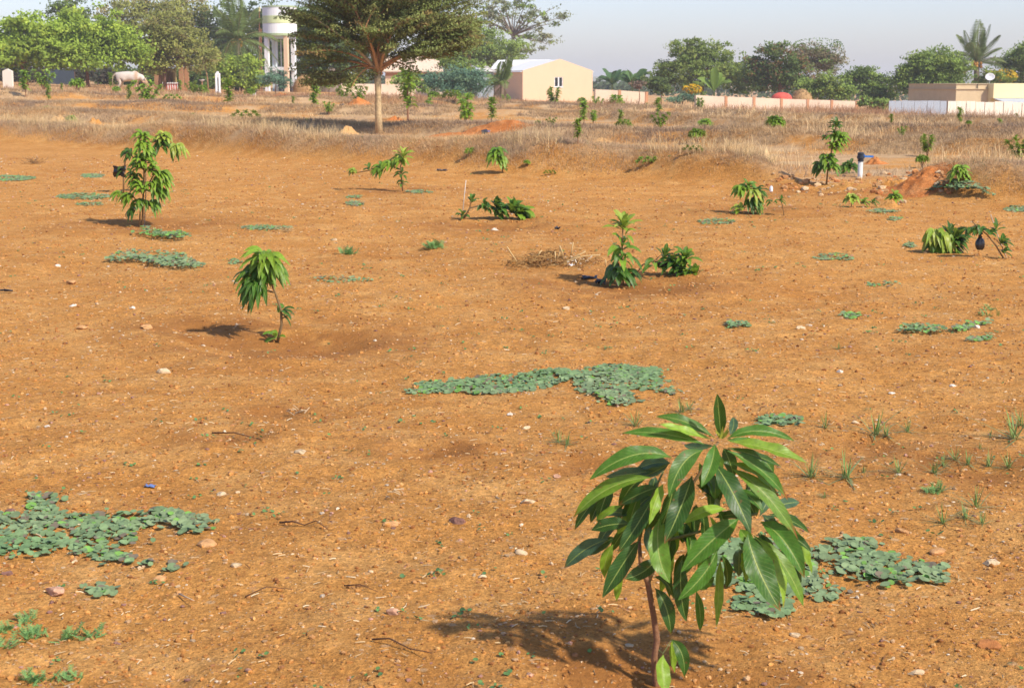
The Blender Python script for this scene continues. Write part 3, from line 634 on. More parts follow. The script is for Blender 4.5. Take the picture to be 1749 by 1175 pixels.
FAR = [  # picture foot, height px, kind, label
    (44, 170, 33, 'narrow', 'slim tufted sapling just right of the white gabled boundary stone'),
    (74, 156, 27, 'spreading', 'wide sapling in front of the dark blue sheet fence under the bright green trees'),
    (83, 177, 22, 'narrow', 'short upright sapling below the dark blue sheet fence, nearest the wide one'),
    (79, 200, 16, 'round', 'small dark sapling left of the pale earth heap on the far left'),
    (122, 212, 15, 'round', 'drooping light green sapling between two earth heaps on the far left'),
    (133, 161, 22, 'round', 'rounded sapling left of the white cow, in front of the bright green trees'),
    (106, 158, 11, 'narrow', 'tiny sapling between the blue sheet fence and the white cow'),
    (190, 155, 22, 'narrow', 'sapling standing at the hind end of the white cow'),
    (199, 163, 12, 'round', 'low round sapling below the hind end of the white cow'),
    (221, 176, 23, 'narrow', 'narrow sapling below the belly of the white cow'),
    (252, 183, 33, 'spreading', 'large forked sapling in front of the shrine, leaning right'),
    (308, 160, 16, 'narrow', 'small sapling at the right pillar of the shrine'),
    (294, 190, 9, 'low', 'low spreading sapling well in front of the shrine'),
    (326, 158, 15, 'spreading', 'sapling midway between the shrine and the white post'),
    (346, 166, 15, 'low', 'broad low sapling left of and below the white post'),
    (390, 188, 38, 'narrow', 'tall sapling in front of the white post, on bare grass'),
    (427, 168, 15, 'round', 'small sapling left of the water tower foot'),
    (331, 211, 11, 'low', 'low dark sapling right of the pale earth heap on the left bund'),
    (420, 219, 14, 'low', 'low bright green clump on the bund below the water tower'),
    (522, 222, 15, 'round', 'dark clump on the bund left of the tan earth heap near the acacia'),
    (501, 184, 13, 'narrow', 'small sapling directly below the water tower'),
    (539, 194, 33, 'narrow', 'tall narrow sapling left of the blue-capped pipe'),
    (562, 199, 17, 'spreading', 'low sapling just left of the blue-capped pipe'),
    (588, 176, 20, 'spreading', 'sapling behind the blue-capped pipe, before the low cream wall'),
    (613, 181, 22, 'spreading', 'sapling behind the red earth heap left of the acacia trunk'),
    (697, 206, 62, 'narrow', 'tallest field sapling, dense and narrow, right of the acacia trunk'),
    (732, 199, 20, 'spreading', 'forked sapling right of the tallest field sapling'),
    (741, 176, 17, 'round', 'round sapling in front of the feathery blue-green shrub'),
    (794, 215, 40, 'spreading', 'large many-stemmed sapling behind the red earth pit'),
    (775, 184, 15, 'low', 'low sapling below the right side of the feathery blue-green shrub'),
    (800, 178, 17, 'round', 'sapling in front of the grey tin shed'),
    (729, 228, 11, 'narrow', 'tiny sapling on the left rim of the red earth pit'),
    (840, 215, 35, 'narrow', 'dense sapling behind the right half of the red earth pit'),
    (863, 180, 14, 'spreading', 'small sapling at the foot of the short palm by the house'),
    (919, 217, 10, 'round', 'tiny dark sapling below the left corner of the cream house'),
    (942, 217, 13, 'spreading', 'little sapling in the grass below the window of the cream house'),
    (947, 186, 26, 'spreading', 'thin sapling right in front of the window wall of the cream house'),
    (997, 216, 31, 'narrow', 'tall narrow dark sapling below the right corner of the cream house'),
    (1013, 213, 17, 'spreading', 'sapling touching the right side of the tall narrow dark one'),
    (987, 247, 32, 'narrow', 'thin light green sapling on the bund below the cream house'),
    (994, 181, 13, 'round', 'small sapling at the base of the right corner of the cream house'),
    (1021, 191, 18, 'spreading', 'sapling before the left end of the cream wall beside the house'),
    (1048, 190, 19, 'low', 'broad sapling before the middle of the cream wall beside the house'),
    (1060, 217, 21, 'narrow', 'upright sapling below the cream wall beside the house'),
    (1068, 222, 14, 'low', 'low sapling at the foot of the upright one below the cream wall'),
    (1104, 190, 10, 'narrow', 'tiny sapling at the right end of the cream wall beside the house'),
    (1123, 203, 26, 'narrow', 'brown-stemmed sapling in the gap between the two cream walls'),
    (1128, 221, 22, 'spreading', 'forked sapling below the gap between the two cream walls'),
    (1170, 225, 7, 'round', 'tiny low tuft of leaves below the yellow flowering bush'),
    (1196, 194, 20, 'spreading', 'sapling at the left end of the cream wall with orange pilasters'),
    (1204, 225, 19, 'round', 'dark sapling under the left end of the pilastered wall'),
    (1190, 247, 23, 'round', 'greyish sapling on the bund under the left end of the pilastered wall'),
    (1311, 187, 14, 'narrow', 'small sapling against the pilastered wall left of the red canopy'),
    (1323, 231, 28, 'round', 'dome-shaped dark green sapling below the red canopy'),
    (1521, 232, 14, 'narrow', 'small leaning sapling below the left end of the grey sheet fence'),
    (1540, 237, 15, 'spreading', 'small sapling below the middle of the grey sheet fence'),
    (1638, 235, 23, 'narrow', 'upright sapling below the left end of the white sheet fence'),
    (1653, 237, 9, 'round', 'tiny sapling right of the upright one below the white sheet fence'),
    (1707, 230, 19, 'narrow', 'upright sapling below the yellow building'),
    (1584, 268, 28, 'spreading', 'yellowish sapling on the bund behind the big red earth mound'),
    (1575, 287, 19, 'round', 'dark sapling directly behind the big red earth mound'),
    (1742, 278, 34, 'spreading', 'dark sapling at the right edge on the second bund'),
    (1736, 212, 13, 'narrow', 'tiny sapling at the right edge near the white sheet fence'),
    (130, 238, 9, 'round', 'dark weed-like sapling on the front bund at far left'),
    (1107, 284, 12, 'low', 'low greyish shrub on the face of the front bund'),
    (1184, 262, 10, 'low', 'faint low shrub on top of the front bund'),
    (900, 284, 9, 'round', 'small dark shrub on the front bund face right of the drooping sapling'),
    (805, 265, 9, 'low', 'small dull shrub on the front bund face left of the drooping sapling'),
    (938, 300, 7, 'low', 'tiny dull green weed at the foot of the front bund'),
]
PROTO = {k: proto_sapling(k) for k in ('narrow', 'spreading', 'round', 'low')}
used = set()
for (px, py, h, kind, lab) in FAR:
    B = G(px, py, py < 242); s = h * B[1] / FPX * 1.36
    pr = PROTO[kind]; s *= {'narrow': .95, 'spreading': .95, 'round': .95, 'low': 1.0}[kind]
    if kind in used: dup(pr, B, random.uniform(0, 6.28), s, lab)
    else:
        used.add(kind); pr.location = tuple(B); pr.scale = (s,) * 3; pr['label'] = lab

# ------------------------------------------------------------------ round-leaved creeping weed
def in_poly(x, y, poly):
    c = np.zeros(len(x), bool); n = len(poly)
    for i in range(n):
        (x1, y1), (x2, y2) = poly[i], poly[i - 1]
        m = ((y1 > y) != (y2 > y)) & (x < (x2 - x1) * (y - y1) / (y2 - y1 + 1e-12) + x1)
        c ^= m
    return c
def ell(x0, x1, y0, y1, n=14):
    return [((x0 + x1) / 2 + (x1 - x0) / 2 * math.cos(2 * math.pi * k / n) * random.uniform(.75, 1.1), (y0 + y1) / 2 + (y1 - y0) / 2 * math.sin(2 * math.pi * k / n) * random.uniform(.75, 1.1)) for k in range(n)]
_A = np.linspace(0, 2 * math.pi, 13)[:-1]
_DISC = np.stack([np.cos(_A), np.sin(_A), 0.10 * np.abs(np.sin(_A))], 1) * (1 - 0.34 * np.exp(-((_A - math.pi) / .42) ** 2))[:, None]
_DISC = np.concatenate([np.array([[.05, 0, -.02]]), _DISC])
_DF = np.array([(0, 1 + k, 1 + (k + 1) % 12) for k in range(12)])
def discs(p, pos, rad, nrm, col):
    n = len(pos); nrm = nrm / np.linalg.norm(nrm, axis=1)[:, None]
    a = rng.uniform(0, 6.28, n); d = np.stack([np.cos(a), np.sin(a), 0 * a], 1)
    S = np.cross(nrm, d); S /= np.linalg.norm(S, axis=1)[:, None]; D = np.cross(S, nrm)
    V = pos[:, None] + rad[:, None, None] * (_DISC[None, :, 0:1] * D[:, None] + _DISC[None, :, 1:2] * S[:, None] + _DISC[None, :, 2:3] * nrm[:, None])
    F = (_DF[None] + (np.arange(n) * 13)[:, None, None]).reshape(-1, 3)
    shade = np.ones((13, 1)); shade[0] = 1.12
    p.add(V.reshape(-1, 3), F, (col[:, None] * shade[None]).reshape(-1, 3))
def weed_patch(label, polys, dens=1500, rad=(.011, .021), hgt=.018, green=0.0, mound=0.0, name='creeping_weed'):
    V = []
    p, st = P(), P(); org = None
    for poly in polys:
        g = np.array([G(*q)[:2] for q in poly])
        lo, hi = g.min(0), g.max(0)
        n = int(min(np.prod(hi - lo) * dens * 1.5, 12000)) + 6
        xy = rng.uniform(lo, hi, (n, 2)); xy = xy[in_poly(xy[:, 0], xy[:, 1], g)]
        if len(xy) == 0: xy = g.mean(0)[None]
        gap = vnoise(xy[:, 0] * 7, xy[:, 1] * 7, 91) + .5
        xy = xy[gap > .11]
        if len(xy) == 0: continue
        xy = xy + rng.normal(0, .022, xy.shape) * (rng.random((len(xy), 1)) < .3); r = rng.uniform(*rad, len(xy)) * rng.uniform(.55, 1.05, len(xy))
        z = gz(xy[:, 0], xy[:, 1])
        h = hgt * (.3 + 1.0 * np.clip(vnoise(xy[:, 0] * 5, xy[:, 1] * 5, 77) + .5, 0, 1)) * rng.uniform(.5, 1.2, len(xy))
        if mound:
            c = g.mean(0); q = np.abs(xy - c) / ((hi - lo) / 2); h = h + mound * np.clip(1 - (q ** 2).sum(1), 0, 1)
        pos = np.stack([xy[:, 0], xy[:, 1], z + h], 1)
        nr = np.stack([rng.normal(0, .2, len(xy)), rng.normal(-.2, .2, len(xy)), np.ones(len(xy))], 1)
        t = rng.random((len(xy), 1)); cl = np.clip(vnoise(xy[:, 0] * 4, xy[:, 1] * 4, 13) + .5, 0, 1)[:, None]
        col = mixt(np.array([[.175, .290, .115]]), np.array([[.245, .310, .155]]), cl) * rng.uniform(.75, 1.2, (len(xy), 1))
        col = np.where(t > .93 - green, np.array([[.19, .38, .075]]) * rng.uniform(.8, 1.2, (len(xy), 1)), col)
        col = np.where(t < .05, np.array([[.21, .17, .11]]), col)
        if org is None: org = pos[0].copy(); org[2] = z[0]
        discs(p, pos, r, nr, col)
        k = min(len(xy) // 4 + 2, 400); idx = rng.integers(0, len(xy), k)
        for i in idx:
            a = rng.uniform(0, 6.28); e = np.array([math.cos(a), math.sin(a), 0]) * rng.uniform(.02, .06)
            b = pos[i] + e; b[2] = float(gz(b[0:1], b[1:2])[0]) - .002
            tube(st, [b, pos[i] - [0, 0, .003]], .0012, 4, (.17, .13, .05), False)
    root = thing(name, label, 'creeping plant', org, 'creeping weed patches on the soil')
    tag(st.obj('runners', MT['stem'], root, org), None, None, None, 'stuff'); p.obj('foliage', MT['weed'], root, org)
weed_patch('largest patch of round-leaved creeping weed, running in from the left edge of the foreground', [
    [(-60, 885), (0, 880), (40, 878), (52, 862), (48, 846), (95, 850), (104, 880), (180, 880), (300, 872), (330, 893), (240, 905), (228, 935), (190, 925), (130, 930), (60, 958), (0, 952), (-60, 950)],
    [(120, 930), (190, 928), (225, 950), (222, 968), (170, 958), (130, 948)], [(300, 880), (372, 888), (372, 898), (335, 915), (290, 905)]], 1750)
weed_patch('round-leaved weed patch shaped like a long arrow in the middle of the soil', [
    [(715, 672), (720, 655), (760, 655), (850, 640), (868, 645), (900, 640), (975, 632), (985, 650), (950, 658), (890, 670), (820, 675), (760, 672)],
    [(975, 640), (985, 632), (1060, 627), (1125, 632), (1140, 652), (1120, 668), (1075, 665), (1085, 690), (1055, 697), (1030, 688), (985, 668)], [(690, 668), (705, 662), (710, 672), (695, 675)], [(1128, 670), (1150, 660), (1152, 676)]], 2000)
weed_patch('round-leaved weed patch spreading behind and right of the large foreground sapling', [
    [(1205, 1000), (1225, 940), (1250, 922), (1300, 925), (1390, 945), (1420, 925), (1440, 920), (1490, 925), (1500, 948), (1440, 972), (1390, 965), (1400, 990), (1440, 1010), (1425, 1030), (1380, 1025), (1350, 1010), (1355, 1045), (1320, 1063), (1270, 1052), (1250, 1045), (1255, 1020), (1215, 1015)],
    [(1490, 940), (1560, 955), (1625, 980), (1615, 1000), (1560, 1000), (1520, 1000), (1480, 985), (1500, 965)], [(1475, 975), (1530, 985), (1545, 1000), (1500, 1010)], [(1430, 930), (1500, 940), (1520, 985), (1470, 1000), (1430, 975)], [(1225, 950), (1300, 945), (1400, 975), (1390, 1015), (1280, 1010)]], 1650)
weed_patch('small round-leaved weed clump between two pink stones in the lower left foreground', [ell(145, 193, 1004, 1020)], 2600)
weed_patch('dull green creeping weed mat left of the bent mango sapling', [[(178, 448), (220, 437), (280, 438), (330, 447), (352, 458), (320, 465), (280, 458), (230, 450)]], 900, (.014, .024), .06)
weed_patch('bushy green weed strip at the foot of the tall bushy left sapling', [[(222, 402), (260, 397), (310, 403), (328, 411), (300, 414), (255, 408)]], 900, (.014, .024), .07, .3)
weed_patch('thick dark green weed heap in front of the big red earth mound at right', [[(1560, 328), (1600, 322), (1650, 320), (1690, 332), (1700, 339), (1640, 336)]], 900, (.022, .04), .07, 0, .08)
weed_patch('thin winding strip of weeds at right with a curled end below a feathery sprig', [[(1530, 566), (1560, 560), (1620, 566), (1612, 571), (1560, 570)], [(1620, 565), (1690, 548), (1698, 553), (1640, 570)], [(1648, 582), (1690, 573), (1698, 578), (1660, 588)]], 1500, hgt=.03, green=.2)
weed_patch('little weed clump left of the cream stone in the right middle ground', [ell(1236, 1286, 550, 562)], 1700)
weed_patch('little fresh green weed clump right of the cream stone in the right middle ground', [ell(1436, 1470, 535, 546)], 1700, green=.3)
weed_patch('flat weed clump right behind the top leaf of the large foreground sapling', [ell(1288, 1372, 713, 728)], 2000)
weed_patch('long flat weed strip left of the tall bushy sapling', [ell(96, 192, 331, 342)], 700, (.014, .024))
weed_patch('flat weed patch at the far left edge under the bund', [ell(-20, 62, 301, 311)], 600, (.016, .026))
weed_patch('narrow weed strip right of the tall bushy left sapling, beside pale straw', [ell(412, 498, 386, 394)], 900, (.014, .022))
weed_patch('faint weed strip just under the long flat one at far left', [ell(128, 185, 347, 353)], 700, (.014, .022))
weed_patch('pale weed patch below the sapling beside the white bottle', [ell(1188, 1262, 374, 385)], 650, (.014, .022), green=.1)
weed_patch('pale weed patch left of the squat yellow-leaved sapling', [ell(1388, 1462, 435, 447)], 650, (.013, .021), green=.1)
weed_patch('faint sparse weed strip below the straw heap, left of it', [ell(535, 642, 474, 484)], 420, (.012, .020))
weed_patch('tiny weed patch in front of the toppled sapling, farther right', [ell(1478, 1532, 481, 491)], 700, (.012, .020))
weed_patch('two flat weed streaks in front of the slim flop-branched sapling', [ell(590, 628, 335, 340), ell(592, 622, 344, 354), ell(690, 742, 326, 332)], 600, (.014, .022))
weed_patch('weed smudge just left of the head of the bent mango sapling', [ell(388, 415, 444, 454)], 900, (.012, .020))
weed_patch('weed streak below the two low seedlings at right', [ell(1480, 1535, 358, 366), ell(1515, 1540, 372, 378)], 700, (.014, .022))
weed_patch('weed streak at the right edge beneath the dark green weed heap', [ell(1715, 1775, 352, 364)], 700, (.014, .022))
weed_patch('small weed clump left of the squat yellow-leaved sapling foot', [ell(1542, 1566, 416, 425)], 1000, (.014, .022))
weed_patch('weed streak high on the left beside the tall sapling tops', [ell(134, 178, 298, 304)], 600, (.016, .026))
weed_patch('pair of round weed leaves right of the largest weed patch', [ell(240, 262, 960, 970), ell(278, 308, 962, 980)], 2600)

def feather_weed(label, spots, n=26, L=.06):
    """little plants with fine divided leaves"""
    p = P(); o = G(*spots[0])
    for s in spots:
        b = G(*s)
        for k in range(n):
            a = random.uniform(0, 6.28); l = L * random.uniform(.5, 1.2); el = random.uniform(.15, 1.1)
            d = np.array([math.cos(a) * math.cos(el), math.sin(a) * math.cos(el), math.sin(el)])
            c = b + np.array([random.gauss(0, L * .5), random.gauss(0, L * .6), 0]); side = norm(np.cross(d, [0, 0, 1]))
            col = mixt((.15, .30, .09), (.22, .38, .11), random.random())
            for j in range(5):
                q = c + d * l * (j + 1) / 5
                for sg in (-1, 1):
                    e = q + (side * sg + d * .6) * l * .25; w = d * l * .06
                    p.add([q - w, q + w, e + w * .6, e - w * .6], np.array([(0, 1, 2, 3)]), col)
            tube(p, [c, c + d * l], .0012, 4, col, False)
    tag(p.obj('feathery_weed', MT['weed'], None, o), label, 'weed', 'feathery weeds on the soil')
feather_weed('feathery weed cluster with long runners at the left edge, lowest foreground', [(10, 1075), (42, 1062), (45, 1090), (65, 1085), (5, 1105), (115, 1090), (155, 1087)], 20, .032)
feather_weed('feathery weed tuft in the bottom left corner', [(50, 1160), (66, 1165), (120, 1160)], 20, .03)
feather_weed('upright fine-leaved green weed alone left of the fallen sapling', [(741, 424)], 70, .075)
feather_weed('low spiky green weed left of the upright fine-leaved one', [(594, 434)], 60, .065)
feather_weed('thin feathery sprig standing at right above the winding weed strip', [(1690, 540), (1688, 530)], 14, .05)
feather_weed('fine green wisps on the soil behind the grass tufts, far right', [(1600, 838), (1590, 842)], 12, .035)

# ------------------------------------------------------------------ grass tufts
def blade(p, b, a, L, el, w, col, droop=.5, n=5):
    d = np.array([math.cos(a) * math.cos(el), math.sin(a) * math.cos(el), math.sin(el)])
    t = np.linspace(0, 1, n)[:, None]
    Cn = b + d * L * t + np.array([0, 0, -1.0]) * droop * L * t ** 2 * (1 - math.sin(el) * .6)
    Cn[:, 2] = np.maximum(Cn[:, 2], b[2] + .003)
    s = np.array([-math.sin(a), math.cos(a), 0]) * w / 2
    ww = np.interp(t[:, 0], [0, .2, .7, 1], [.7, 1, .7, .06])[:, None]
    V = np.concatenate([Cn - s * ww, Cn + s * ww]); i = np.arange(n - 1)
    cc = mixt(np.array([[.30, .32, .10]]), np.array([col]), np.clip(t * 4, 0, 1)); cc = np.concatenate([cc, cc])
    p.add(V, np.stack([i, i + n, i + n + 1, i + 1], 1), cc)
def tuft_proto(k):
    p = P(); z = np.zeros(3)
    for j in range(12): blade(p, z + [random.uniform(-.006, .006), random.uniform(-.006, .006), -.004], random.uniform(0, 6.28), random.uniform(.5, 1.0) * .1, random.uniform(.95, 1.5), .0034, (.20, .31, .08), .3)
    for j in range(13 + 3 * k): blade(p, z + [random.uniform(-.01, .01), random.uniform(-.01, .01), 0], random.uniform(0, 6.28), random.uniform(.07, .18), random.uniform(.1, .6), .0032, (.21, .27, .11), .25, 6)
    return p.mesh('grass_tuft', MT['weed'])
TUFT = [tuft_proto(k) for k in range(3)]
TUFTS = [(1410, 731, 26, 'thin upright grass tuft right above the tip leaves of the large sapling'), (1494, 743, 46, 'tall thin grass tuft beside a cream pebble, leftmost of three in a row'), (1514, 745, 24, 'short grass tuft, middle of three in a row'),
    (1550, 738, 24, 'short grass tuft, rightmost of three in a row'), (1734, 750, 52, 'tallest grass tuft at the right edge'), (1744, 728, 30, 'grass tuft behind the tallest one at the right edge'), (1691, 745, 13, 'tiny grass tuft left of the tallest one at the right edge'),
    (1386, 816, 42, 'spiky grass tuft touching the right leaves of the large sapling'), (1446, 818, 46, 'single tall spiky grass tuft with a pale top right of the large sapling'), (1475, 808, 16, 'tiny grass sprout right of the tall spiky tuft'),
    (1536, 808, 30, 'dense grass tuft at the left end of the long tuft row'), (1596, 809, 28, 'front grass tuft in the middle of the long tuft row'), (1611, 796, 22, 'grass tuft hidden in the middle of the long tuft row'), (1632, 786, 26, 'leaning grass tuft at the back of the long tuft row'),
    (1654, 794, 24, 'short pale-based grass tuft in the long tuft row'), (1689, 797, 28, 'grass tuft near the right end of the long tuft row'), (1723, 799, 28, 'single upright grass tuft closing the long tuft row at right'), (1674, 767, 13, 'tiny grass sprout above the long tuft row'),
    (1606, 840, 24, 'flopped grey-green grass tuft below the long tuft row'), (1611, 894, 34, 'front left grass tuft of the lowest cluster'), (1650, 886, 28, 'middle grass tuft of the lowest cluster'), (1666, 867, 38, 'tall back grass tuft of the lowest cluster'), (1678, 895, 22, 'front right grass sprout of the lowest cluster'),
    (1432, 597, 13, 'tiny lone grass sprout in the right middle ground'), (1165, 705, 28, 'grass sprout between the arrow-shaped weed patch and the large sapling'), (1178, 700, 20, 'small grass sprout just right of the one by the arrow-shaped patch'), (954, 755, 26, 'lone grass sprout left of the large sapling'), (968, 760, 22, 'shorter grass sprout beside the lone one left of the large sapling'), (1086, 728, 30, 'dry-tipped grass tuft left of the top leaf of the large sapling'), (1408, 850, 14, 'low grass sprout below the spiky tuft beside the large sapling')]
for i, (px, py, h, lab) in enumerate(TUFTS):
    B = G(px, py); o = bpy.data.objects.new('grass_tuft', TUFT[i % 3]); C.objects.link(o)
    s = h * B[1] / FPX / .1; o.location = tuple(B); o.scale = (s * 1.5, s * 1.5, s * 1.5); o.rotation_euler = (0, 0, random.uniform(0, 6.28))
    tag(o, lab, 'grass', 'green grass tufts at right')

# ------------------------------------------------------------------ stones
import bmesh
_ico = {}
def ico(sub):
    if sub not in _ico:
        bm = bmesh.new(); bmesh.ops.create_icosphere(bm, subdivisions=sub, radius=1)
        _ico[sub] = (np.array([v.co[:] for v in bm.verts]), np.array([[v.index for v in f.verts] for f in bm.faces])); bm.free()
    return _ico[sub]
def rock(p, c, s, seed, col, sub=3, rz=0.0):
    V, F = ico(sub); V = V.copy()
    pl = np.random.default_rng(seed)
    for k in range(11):
        d = norm(pl.normal(size=3)); m = pl.uniform(.45, .85)
        V -= np.maximum(V @ d - m, 0)[:, None] * d[None] * .95
    n = fbm(V[:, 0] * 2 + seed, V[:, 1] * 2 + V[:, 2] * 1.7, seed % 50, 3); V *= (1 + .16 * n)[:, None]
    V = V * np.asarray(s) / 2
    k, q = math.cos(rz), math.sin(rz)
    V = V @ np.array([[k, q, 0], [-q, k, 0], [0, 0, 1]]) + np.asarray(c)
    p.add(V, F, np.asarray(col) * (1 + .5 * n)[:, None])
CR, WH, OR, PK, PU, RD = (.58, .43, .25), (.70, .60, .46), (.50, .27, .11), (.50, .28, .17), (.24, .125, .09), (.40, .16, .05)
STONES = [(281, 637, 30, CR, 'flat cream stone lying alone on the left soil'), (80, 729, 13, WH, 'white pebble near the left edge above the largest weed patch'), (122, 485, 22, OR, 'orange stone below the left weed mat'), (126, 523, 16, WH, 'white flat stone below the orange one at left'),
    (225, 527, 13, WH, 'white stone right of the other white one at left'), (140, 562, 22, OR, 'dull orange stone left of the bent sapling'), (250, 561, 22, OR, 'tilted tan stone nearer the bent sapling'), (95, 1014, 46, PK, 'large irregular pink stone in the lower left'), (273, 989, 32, OR, 'orange stone with a pale face right of the pink one'),
    (405, 967, 24, CR, 'oblong cream stone in the lower left centre'), (903, 858, 32, CR, 'slab-like cream stone left of the large sapling'), (894, 843, 16, OR, 'round yellow-orange stone touching the slab-like cream one'), (783, 892, 38, PU, 'dark purple-grey stone in the centre foreground'), (890, 944, 34, CR, 'flat cream stone near the left leaves of the large sapling'),
    (672, 1048, 30, PK, 'pink stone left of the shadow of the large sapling'), (1369, 561, 20, CR, 'cream stone in the right middle ground'), (1690, 963, 36, CR, 'big grey-cream stone at the right edge'), (1601, 944, 36, OR, 'orange stone left of the big grey-cream one'), (1566, 1150, 30, CR, 'pointed cream stone at the bottom right'),
    (1690, 1104, 44, RD, 'red clod-like stone in the bottom right corner'), (968, 528, 18, CR, 'cream stone above the arrow-shaped weed patch'), (1523, 672, 13, WH, 'small white stone left of the other in the right middle ground'), (1628, 660, 13, WH, 'small white stone right of the other in the right middle ground'), (1436, 636, 15, WH, 'white wedge-shaped stone in the right middle ground'),
    (905, 1153, 22, PK, 'pink stone inside the shadow of the large sapling'), (1073, 1103, 20, CR, 'cream stone left of the stem of the large sapling'), (1357, 1086, 26, CR, 'cream stone in front of the right weed patch'), (1541, 909, 30, OR, 'flat orange stone below the lowest grass cluster'), (1460, 723, 20, CR, 'long cream stone among the grass tufts'),
    (871, 709, 15, WH, 'bright stone below the arrow-shaped weed patch'), (900, 732, 16, CR, 'dull cream stone below the bright one under the arrow-shaped patch'), (513, 774, 24, CR, 'pale yellow flat stone in the left centre'), (557, 773, 15, OR, 'squarish orange stone right of the pale yellow one'), (352, 931, 40, OR, 'wide orange stone right of the largest weed patch'),
    (668, 897, 32, OR, 'wide dull brown stone left of the purple-grey one'), (15, 980, 28, PU, 'dark purple stone at the left edge under the largest weed patch'), (15, 875, 26, PU, 'brown stone at the left edge above the largest weed patch'), (845, 394, 16, WH, 'white stone in front of the fallen sapling'), (572, 411, 12, CR, 'yellowish stone left of the low spiky weed'),
    (378, 845, 20, CR, 'cream stone above the right end of the largest weed patch'), (950, 815, 18, PK, 'pink stone close left of the large sapling'), (128, 959, 16, CR, 'round cream stone at the lower edge of the largest weed patch'), (822, 986, 20, CR, 'pale stone in front of the flat cream one'), (1668, 560, 15, WH, 'white stone right inside the winding weed strip'),
    (100, 455, 14, WH, 'white stone touching the left end of the left weed mat'), (598, 224, 1, CR, '')]
for i, (px, py, w, col, lab) in enumerate(STONES):
    if not lab: continue
    B = G(px, py); s = w * B[1] / FPX
    p = P(); rock(p, B + [0, 0, s * .05], (s, s * random.uniform(.7, .95), s * random.uniform(.42, .6)), i + 3, np.asarray(col) * random.uniform(.9, 1.1), 3, random.uniform(-.5, .5))
    tag(p.obj('stone', MT['stone'], None, B), lab, 'stone', 'larger stones lying on the soil')

# ------------------------------------------------------------------ gravel, clods, straw bits and seedlings on the soil
def scatter(n, y0, y1, power=1.0, half=.36):
    """random ground points, thinning with distance"""
    u = rng.random(n); k = 1 - power
    y = y0 * (y1 / y0) ** u if abs(k) < 1e-6 else (y0 ** k + u * (y1 ** k - y0 ** k)) ** (1 / k)
    x = rng.uniform(-1, 1, n) * (half * y + .5)
    m = (bund_d(0, x, y) < -.6) | ((np.abs(x - 4.75) < .8) & (y < 24))
    x, y = x[m], y[m]
    return x, y, gz(x, y)
def gravel(name, n, smin, smax, cols, wts, sub, flat, sink, y0, y1, power, label=None):
    x, y, z = scatter(n, y0, y1, power)
    n = len(x); V0, F0 = ico(sub); k = len(V0)
    s = smin * (smax / smin) ** (rng.random(n) ** 2.2) * (1 + .075 * y)
    a = rng.uniform(0, 6.28, n); ar = rng.uniform(.5, 1.0, n); ht = rng.uniform(*flat, n)
    J = 1 + rng.uniform(-.28, .28, (n, k))
    V = V0[None] * J[:, :, None]
    X = V[:, :, 0] * s[:, None]; Yv = V[:, :, 1] * (s * ar)[:, None]; Z = V[:, :, 2] * (s * ht)[:, None]
    ca, sa = np.cos(a)[:, None], np.sin(a)[:, None]
    W = np.stack([x[:, None] + X * ca - Yv * sa, y[:, None] + X * sa + Yv * ca, z[:, None] + Z + (s * ht * sink)[:, None]], -1)
    F = (F0[None] + (np.arange(n) * k)[:, None, None]).reshape(-1, 3)
    c = np.asarray(cols)[rng.choice(len(cols), n, p=np.asarray(wts) / sum(wts))] * rng.uniform(.75, 1.2, (n, 1))
    p = P(); p.add(W.reshape(-1, 3), F, np.repeat(c, k, 0))
    o = p.obj(name, MT['stone'])
    tag(o, label, name.replace('_', ' '), None, 'stuff')
gravel('gravel', 36000, .0018, .0085, [(.52, .37, .21), (.60, .49, .34), (.50, .25, .09), (.46, .25, .17), (.27, .14, .10), (.47, .29, .14), (.36, .16, .06)], [2.4, .7, 4, .8, 1.0, 4, 3], 1, (.35, .7), .25, 2.6, 36, .95, 'small cream, orange and pinkish pebbles strewn over the soil')
gravel('soil_clods', 42000, .0020, .0085, [(.49, .23, .062), (.42, .18, .045), (.30, .12, .035), (.55, .30, .10)], [4, 4, 1.6, 1.6], 1, (.5, .9), .2, 2.6, 34, 1.1, 'crumbs and small clods of orange soil')
def straw_bits():
    x, y, z = scatter(5200, 2.7, 34, 1.1); n = len(x)
    L = rng.uniform(.008, .034, n) * (1 + .02 * y); w = rng.uniform(.0008, .0018, n) * (1 + .05 * y); a = rng.uniform(0, 6.28, n); el = np.abs(rng.normal(0, .18, n)) + .03
    d = np.stack([np.cos(a) * np.cos(el), np.sin(a) * np.cos(el), np.sin(el)], 1); s = np.stack([-np.sin(a), np.cos(a), 0 * a], 1) * w[:, None]
    b = np.stack([x, y, z + .003], 1); e = b + d * L[:, None]; up = np.array([0, 0, 1.0]) * w[:, None]
    m = (b + e) / 2 + np.stack([rng.normal(0, .07, n), rng.normal(0, .07, n), rng.uniform(0, .06, n)], 1) * L[:, None]
    V = np.stack([b - s, b + s, b + up * 1.5, m - s, m + s, m + up * 1.5, e - s * .5, e + s * .5, e + up], 1)
    T = np.array([(0, 3, 5, 2), (1, 2, 5, 4), (3, 6, 8, 5), (4, 5, 8, 7)])
    F = (T[None] + (np.arange(n) * 9)[:, None, None]).reshape(-1, 4)
    cols = np.array([(.58, .42, .22), (.46, .30, .14), (.66, .54, .34), (.22, .11, .05)])
    c = cols[rng.choice(4, n, p=[.4, .25, .2, .15])] * rng.uniform(.8, 1.15, (n, 1))
    p = P(); p.add(V.reshape(-1, 3), F, np.repeat(c, 9, 0))
    tag(p.obj('straw_bits', MT['straw']), 'thin bits of dry straw and twigs littering the soil', 'straw', None, 'stuff')
straw_bits()
